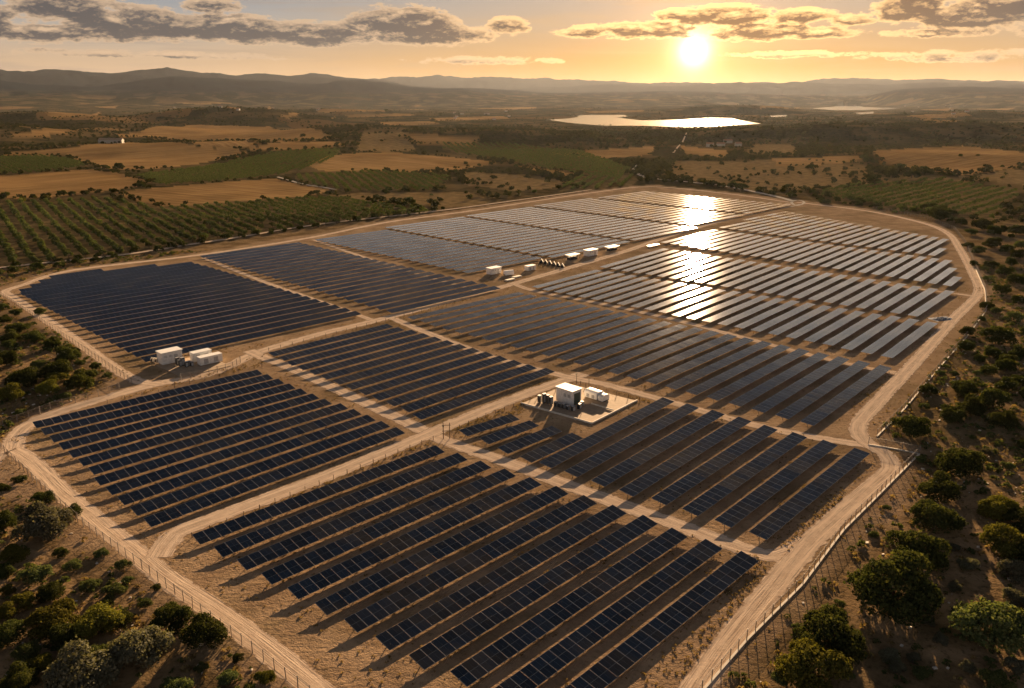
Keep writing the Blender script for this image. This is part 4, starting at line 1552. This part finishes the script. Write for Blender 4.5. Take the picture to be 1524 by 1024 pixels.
line1 = [(25, 398, 17, D_), (56, 394, 16, D_), (87, 392, 15, D_), (117, 388, 15, D_), (147, 384, 16, D_), (176, 378, 14, D_), (201, 378, 18, D_), (235, 376, 20, D_), (256, 371, 20, D_), (270, 369, 22, D_), (302, 364, 24, D_), (336, 358, 20, D_), (361, 355, 16, D_),
         (22, 408, 20, D_), (56, 404, 24, D_), (88, 400, 19, D_), (113, 395, 18, D_), (142, 392, 16, D_), (166, 385, 20, D_), (380, 352, 17, D_), (404, 350, 14, D_), (424, 346, 14, D_), (446, 343, 14, D_), (470, 340, 15, D_), (500, 333, 17, D_), (530, 330, 15, D_),
         (560, 326, 17, D_), (590, 322, 15, D_), (612, 320, 17, D_), (645, 316, 16, D_), (660, 313, 10, D_), (545, 318, 16, D_), (575, 312, 16, D_), (610, 306, 24, D_), (646, 310, 18, D_), (625, 312, 14, O_), (520, 322, 14, O_), (500, 318, 18, O_)]
plants(line1, 'lining the lane above the big dark block', 'trees lining the lane behind the left blocks', lod=True)
mid = [(8, 298, 20, D_), (50, 297, 14, D_), (64, 296, 12, D_), (107, 293, 14, D_), (127, 291, 14, D_), (147, 289, 12, D_), (166, 288, 12, D_), (210, 280, 14, D_), (156, 253, 13, D_), (179, 254, 18, D_), (203, 253, 12, D_), (470, 291, 16, D_), (488, 291, 12, D_),
       (559, 298, 16, D_), (573, 290, 16, D_), (580, 285, 14, D_), (700, 296, 12, D_), (694, 289, 9, D_), (746, 281, 13, D_), (710, 282, 8, D_), (722, 275, 10, D_), (748, 259, 9, D_), (677, 258, 11, D_), (694, 246, 10, D_), (768, 250, 10, D_), (712, 270, 12, D_),
       (735, 268, 14, D_), (655, 300, 11, D_), (642, 292, 8, O_), (795, 288, 12, O_), (838, 272, 14, D_), (855, 282, 16, D_), (870, 278, 14, D_), (905, 268, 10, O_), (920, 276, 10, O_), (505, 232, 9, D_), (556, 256, 8, D_), (572, 256, 8, D_), (584, 257, 8, D_),
       (600, 257, 8, D_), (616, 259, 9, D_), (630, 260, 8, D_), (643, 261, 8, D_), (450, 205, 12, D_), (416, 210, 8, D_), (374, 209, 7, D_), (502, 216, 9, D_), (296, 219, 6, D_), (380, 217, 7, D_), (528, 230, 8, D_), (1000, 266, 10, D_), (1020, 268, 12, D_), (1045, 272, 14, D_),
       (1062, 278, 16, D_), (1090, 282, 20, D_), (1105, 284, 22, D_), (1130, 288, 14, D_), (1150, 292, 16, D_), (1178, 296, 18, D_), (1222, 283, 12, D_), (1275, 275, 14, D_), (1252, 280, 10, O_), (1270, 262, 16, D_), (1300, 274, 26, D_), (1328, 268, 24, D_), (1356, 268, 24, D_),
       (1150, 257, 10, D_), (1178, 256, 16, D_), (1205, 254, 18, D_), (1230, 256, 14, D_), (1255, 261, 12, D_), (1293, 245, 20, D_), (1285, 238, 14, D_), (1340, 256, 20, D_), (1372, 258, 18, D_), (1402, 262, 12, D_), (1420, 262, 9, D_), (1470, 254, 16, D_), (1492, 250, 8, D_),
       (1085, 264, 8, D_), (1100, 264, 8, D_), (1120, 240, 8, D_), (1160, 245, 6, D_), (1205, 239, 5, D_), (1215, 240, 5, D_), (1225, 240, 5, D_), (1235, 241, 5, D_), (1245, 242, 5, D_), (1255, 242, 5, D_), (1266, 243, 5, D_), (1276, 243, 5, D_), (1430, 234, 8, D_), (1455, 233, 6, D_),
       (1480, 350, 14, O_), (1240, 268, 8, D_)]
plants(mid, 'among the fields beyond the plant', 'trees among the fields beyond the plant', lod=True)

# ------------------------------------------------------------------ orchards
ORC_ME = [crown_mesh('crown', 500 + i, 8, 2.15, 3.0, .9, 620, .52, M_LEAFO) for i in range(4)]
ORC_TR = [trunk_mesh(50 + i, 1.7, .17, 4) for i in range(2)]


def orchard_points(poly, dirpx, sp_row, sp_in, jit=.5):
    poly = np.array(poly)
    h = hits(dirpx)
    d = h[1] - h[0]
    d /= np.linalg.norm(d)
    nn = np.array([-d[1], d[0]])
    c = poly.mean(0)
    q = poly - c
    amin, amax = (q @ d).min(), (q @ d).max()
    bmin, bmax = (q @ nn).min(), (q @ nn).max()
    out = []
    for ib, b2 in enumerate(np.arange(bmin, bmax, sp_row)):
        for ia, a2 in enumerate(np.arange(amin, amax, sp_in)):
            p = c + d * (a2 + RND.gauss(0, jit)) + nn * (b2 + RND.gauss(0, jit * .5))
            if RND.random() < .05:
                continue
            out.append((ib, ia, p))
    P = np.array([o[2] for o in out])
    ok = inside(P[:, 0], P[:, 1], poly)
    return [o for o, g_ in zip(out, ok) if g_]


o1 = orchard_points(ORCH[0], [(60, 392), (10, 320)], 8.2, 6.9)
Z = terrain(np.array([o[2][0] for o in o1]), np.array([o[2][1] for o in o1]))
o1 = sorted([(math.hypot(*o[2]), o[0], o[1], o[2], z) for o, z in zip(o1, Z)], key=lambda t: t[0])
vis = [t for t in o1 if abs(t[3][0]) < t[3][1] * .66]
chosen = vis[:300]
rest1 = [t for t in o1 if t not in chosen]
rowids = sorted({t[1] for t in chosen})
rowno = {r_: i + 1 for i, r_ in enumerate(sorted(rowids, reverse=True))}
byrow = {}
for t in chosen:
    byrow.setdefault(t[1], []).append(t)
for r_, L in byrow.items():
    for k_, t in enumerate(L):
        lab = f'{ordw(k_ + 1)} olive tree up the slope in {ordw(rowno[r_])} row of the left orchard'
        root = tag(empty('olive_tree', (t[3][0], t[3][1], t[4]), RND.random() * 6.28), lab, 'olive tree', 'olive trees of the left orchard')
        s = RND.uniform(1.0, 1.28)
        root.scale = (s, s, s * RND.uniform(.9, 1.08))
        link('crown', RND.choice(ORC_ME), root)
        link('trunk', RND.choice(ORC_TR), root)


def merge_plants(name, label, pts, unit, mat, s0, s1):
    """unit: list of (n*4,3) leaf vertex arrays, copied at pts=(x,y,z)"""
    VS = []
    for (x, y, z) in pts:
        s = RND.uniform(s0, s1)
        a = RND.random() * 6.28
        u = unit[RND.randrange(len(unit))]
        c, q = math.cos(a) * s, math.sin(a) * s
        v = np.empty_like(u)
        v[:, 0] = u[:, 0] * c - u[:, 1] * q + x
        v[:, 1] = u[:, 0] * q + u[:, 1] * c + y
        v[:, 2] = u[:, 2] * s + z
        VS.append(v)
    V = np.concatenate(VS)
    return tag(link(name, np_mesh(name, V, np.arange(len(V)).reshape(-1, 4), mat)), label, kind='stuff')


def unit_crown(seed, n, size, nl=5, rx=2.1, h=2.9, z0=.6):
    rng = np.random.default_rng(seed)
    return leaf_cloud(rng, crown_lobes(rng, nl, rx, h, z0), n, size)


UNI = [unit_crown(700 + i, 90, 1.0) for i in range(5)]
allp = [(t[3][0], t[3][1], t[4]) for t in rest1]
for poly, dr, a_, b2 in ((ORCH[1], [(60, 258), (10, 240)], 7.5, 5.5), (ORCH[2], [(260, 274), (420, 232)], 8, 6), (ORCH[3], [(600, 282), (560, 258)], 8.5, 5.5), (ORCH[4], [(880, 262), (720, 216)], 10, 7),
                         (ORCH[5], [(1380, 315), (1500, 280)], 11, 6.2), (ORCH[6], [(880, 278), (900, 264)], 10, 8)):
    L = orchard_points(poly, dr, a_, b2)
    if not L:
        continue
    P = np.array([o[2] for o in L])
    zz = terrain(P[:, 0], P[:, 1])
    allp += [(p[0], p[1], z) for p, z in zip(P, zz)]
merge_plants('olive_groves', 'rows of small rounded olive trees in the far groves', allp, UNI, M_LEAFO, 1.0, 1.3)

# woodland and scattered trees far off
far = []
cand = 90000
aa = np.radians(RNG.uniform(-40, 40, cand))
rr = np.exp(RNG.uniform(math.log(520), math.log(7000), cand))
xx, yy = rr * np.sin(aa), rr * np.cos(aa)
ok = ~inside(xx, yy, PLANT) & (seg_dist(xx, yy, PLANT) > 25)
for Pq in GOLD + ORCH + LAKES:
    ok &= ~inside(xx, yy, Pq)
for Pq in TAN:
    ok &= ~(inside(xx, yy, Pq) & (RNG.random(cand) > .06))
dens = fbm(xx, yy, 240, 4, 90) + .35 * fbm(xx, yy, 900, 2, 95)
for (cx, cy, hgt, sx, sy) in RIDGES:
    dens += .7 * np.exp(-(((xx - cx) / sx) ** 2 + ((yy - cy) / sy) ** 2))
prob = sstep(dens, -.12, .45) * .75 + .03
ok &= RNG.random(cand) < prob
xx, yy, rr = xx[ok][:15500], yy[ok][:15500], rr[ok][:15500]
zz = terrain(xx, yy)
UNF = [unit_crown(800 + i, 26, 1.9, 4, 2.2, 3.2, .5) for i in range(6)]
merge_plants('far_woodland', 'dark scattered woodland over the distant hills', list(zip(xx, yy, zz - .3)), UNF, M_FARLEAF, .7, 2.0)

# hedgerow lines round the stubble fields
hd = []
for Pq in GOLD + TAN:
    for i in range(len(Pq)):
        a, b_ = Pq[i], Pq[(i + 1) % len(Pq)]
        L = np.linalg.norm(b_ - a)
        for s in np.arange(0, L, 9):
            if vnoise(*(a + (b_ - a) * s / L), 70, 8) > .02:
                p = a + (b_ - a) * s / L + np.array([RND.gauss(0, 3), RND.gauss(0, 3)])
                hd.append(p)
P = np.array(hd)
sel = ~inside(P[:, 0], P[:, 1], PLANT) & (np.hypot(P[:, 0], P[:, 1]) < 4500)
P = P[sel]
merge_plants('far_hedgerows', 'dark ragged hedgerows between the distant stubble fields', list(zip(P[:, 0], P[:, 1], terrain(P[:, 0], P[:, 1]) - .2)), UNF, M_FARLEAF, .6, 1.5)


# ------------------------------------------------------------------ ground cover near the camera
def scatter(n, rmin, rmax, test, azl=38):
    a = np.radians(RNG.uniform(-azl, azl, n))
    r = np.sqrt(RNG.uniform(rmin ** 2, rmax ** 2, n))
    x, y = r * np.sin(a), r * np.cos(a)
    k_ = test(x, y)
    return x[k_], y[k_]


def outside_plant(x, y):
    return ~inside(x, y, PLANT) & (seg_dist(x, y, PLANT) > 1.5) & (RNG.random(len(x)) < .25 + .75 * sstep(fbm(x, y, 14, 3, 61), -.25, .35))


x, y = scatter(46000, 85, 470, outside_plant)
for Pq in ORCH + GOLD:
    kk = ~inside(x, y, Pq)
    x, y = x[kk], y[kk]
UT = []
for i in range(8):
    rng = np.random.default_rng(900 + i)
    UT.append(leaf_cloud(rng, [(0, 0, .12, .45), (.3, .1, .1, .3), (-.2, .25, .1, .3)], 12, .42))
nt = int(len(x) * .55)
merge_plants('dry_grass', 'tufts of dry straw-coloured grass over the scrub', list(zip(x[:nt], y[:nt], terrain(x[:nt], y[:nt]))), UT, M_TUFT, .45, 1.55)
US = [unit_crown(950 + i, 34, .30, 4, .55, .55, .02) for i in range(6)]
merge_plants('low_scrub', 'low dark heath bushes dotted over the dry ground', list(zip(x[nt:], y[nt:], terrain(x[nt:], y[nt:]))), US, M_LEAFO, .5, 2.5)
# weeds inside the plant: verge lines and between rows
wx = []
for pix, wid, n in (([(286, 797), (430, 737), (600, 669), (650, 652)], 2.0, 700), ([(684, 640), (770, 606), (864, 570)], 2.2, 600), ([(872, 574), (952, 596), (975, 590)], 2.0, 240), ([(1130, 845), (1060, 950), (985, 1060)], 3.0, 500),
                    ([(1290, 700), (1235, 760), (1180, 815)], 3.0, 380), ([(1330, 560), (1280, 620)], 3, 200), ([(400, 520), (560, 483), (700, 445)], 1.5, 300), ([(180, 590), (390, 540)], 1.5, 200)):
    ln = smooth_line([gp(*p) for p in pix], 1.0)
    for _ in range(n):
        p = ln[RND.randrange(len(ln))]
        wx.append((p[0] + RND.gauss(0, wid), p[1] + RND.gauss(0, wid), 0.0))
xi, yi = scatter(26000, 95, 420, lambda a, c: inside(a, c, PLANT) & (fbm(a, c, 9, 3, 71) > -.05))
TR = [gp(u, v) for u, v in [(18, 668), (62, 622), (385, 524), (560, 477), (800, 412)]]
wx += list(zip(xi, yi, np.zeros(len(xi))))
tk = [([(8, 668), (45, 685), (190, 812), (330, 915), (520, 1065)], 3.2), ([(62, 622), (230, 572), (385, 524), (560, 477), (800, 412), (1000, 350)], 3.4), ([(240, 572), (100, 497), (8, 434)], 3), ([(398, 534), (520, 588), (660, 655), (880, 735), (1160, 826)], 3.2),
      ([(235, 830), (300, 778), (400, 741), (600, 662), (720, 611), (868, 556)], 3.3), ([(585, 474), (740, 534), (1000, 599), (1300, 664)], 2.8), ([(760, 421), (1000, 475), (1345, 556)], 2.6), ([(1010, 1065), (1160, 862), (1290, 731), (1326, 698), (1278, 632), (1420, 474), (1456, 436)], 3.2)]
W_ = np.array(wx)
keep = np.ones(len(W_), dtype=bool)
for pix, wid in tk:
    keep &= seg_dist(W_[:, 0], W_[:, 1], [gp(*p) for p in pix], False) > wid * .85
for q in ([(271, 562), (344, 545), (303, 527), (231, 544)], [(881, 631), (948, 597), (860, 560), (776, 601)]):
    keep &= ~inside(W_[:, 0], W_[:, 1], [gp(*p) for p in q])
merge_plants('dry_weeds', 'dry brown weeds on the bare soil between the panel rows', [tuple(w) for w in W_[keep]], UT, M_TUFT, .22, .62)
# stones
x, y = scatter(3000, 85, 330, outside_plant)
mb = MB()
for px_, py_, pz_ in zip(x[:900], y[:900], terrain(x[:900], y[:900])):
    s = RND.uniform(.12, .5)
    mb.box((px_, py_, pz_ + s * .15), (s * RND.uniform(.8, 1.6), s, s * .6), RND.random() * 3, 0, RND.uniform(-.3, .3))
tag(mb.build('stones', M_KERB), 'pale loose stones lying on the scrub ground', kind='stuff')


# ------------------------------------------------------------------ farmhouses
def house(p, lx, ly, h, label, group, white=True):
    z = gz_at(p[0], p[1])
    root = tag(empty('farmhouse', (p[0], p[1], z - .3), RND.uniform(-.5, .5)), label, 'house', group)
    mb = MB()
    mb.box((0, 0, h / 2), (lx, ly, h))
    for s in (-1, 1):
        mb.face([(s * lx / 2, -ly / 2, h), (s * lx / 2, ly / 2, h), (s * lx / 2, 0, h + ly * .28)][::s])
    mb.build('wall', M_HWALL, root)
    mb = MB()
    for s in (-1, 1):
        mb.face([(-lx / 2 - .4, s * (ly / 2 + .4), h - .2), (lx / 2 + .4, s * (ly / 2 + .4), h - .2), (lx / 2 + .4, 0, h + ly * .28 + .15), (-lx / 2 - .4, 0, h + ly * .28 + .15)][::s])
    mb.build('roof', M_CONC if white else M_TERRA, root)


house(hits([(166, 213)])[0], 42, 12, 6, 'long pale barn beside the trees beyond the left stubble field', 'pale farm buildings')
vil = []
for (u0, u1, v0, v1, n, where) in ((650, 760, 166, 182, 9, 'in the valley village left of the lake'), (1330, 1440, 156, 176, 10, 'in the valley village right of the small lake'), (240, 520, 154, 168, 7, 'below the left mountains'), (1050, 1110, 213, 220, 4, 'on the slope below the main lake')):
    pts = sorted([(RND.uniform(u0, u1), RND.uniform(v0, v1)) for _ in range(n)])
    for i, p in enumerate(hits(pts)):
        house(p, RND.uniform(10, 16), RND.uniform(7, 10), RND.uniform(4, 6), f'{ordw(i + 1)} tiny pale house from the left {where}', 'pale houses ' + where, False)

# ------------------------------------------------------------------ haze
if HAZE_DENSITY > 0:
    mh = bpy.data.materials.new('haze')
    mh.use_nodes = True
    T = NT(mh.node_tree)
    T.n.clear()
    out = T.new('ShaderNodeOutputMaterial')
    pv = T.new('ShaderNodeVolumePrincipled')
    pv.inputs['Color'].default_value = (.82, .88, .98, 1)
    pv.inputs['Density'].default_value = HAZE_DENSITY
    pv.inputs['Anisotropy'].default_value = .50
    T.l.new(pv.outputs[0], out.inputs['Volume'])
    top = max(float(gz.max()) + 20, CAM_H + 20)
    mb = MB()
    mb.box((0, 0, (top - 4) / 2), (49400, 49400, top + 4))
    hz = mb.build('haze', mh)
    tag(hz, 'warm evening haze over the valley', kind='stuff')
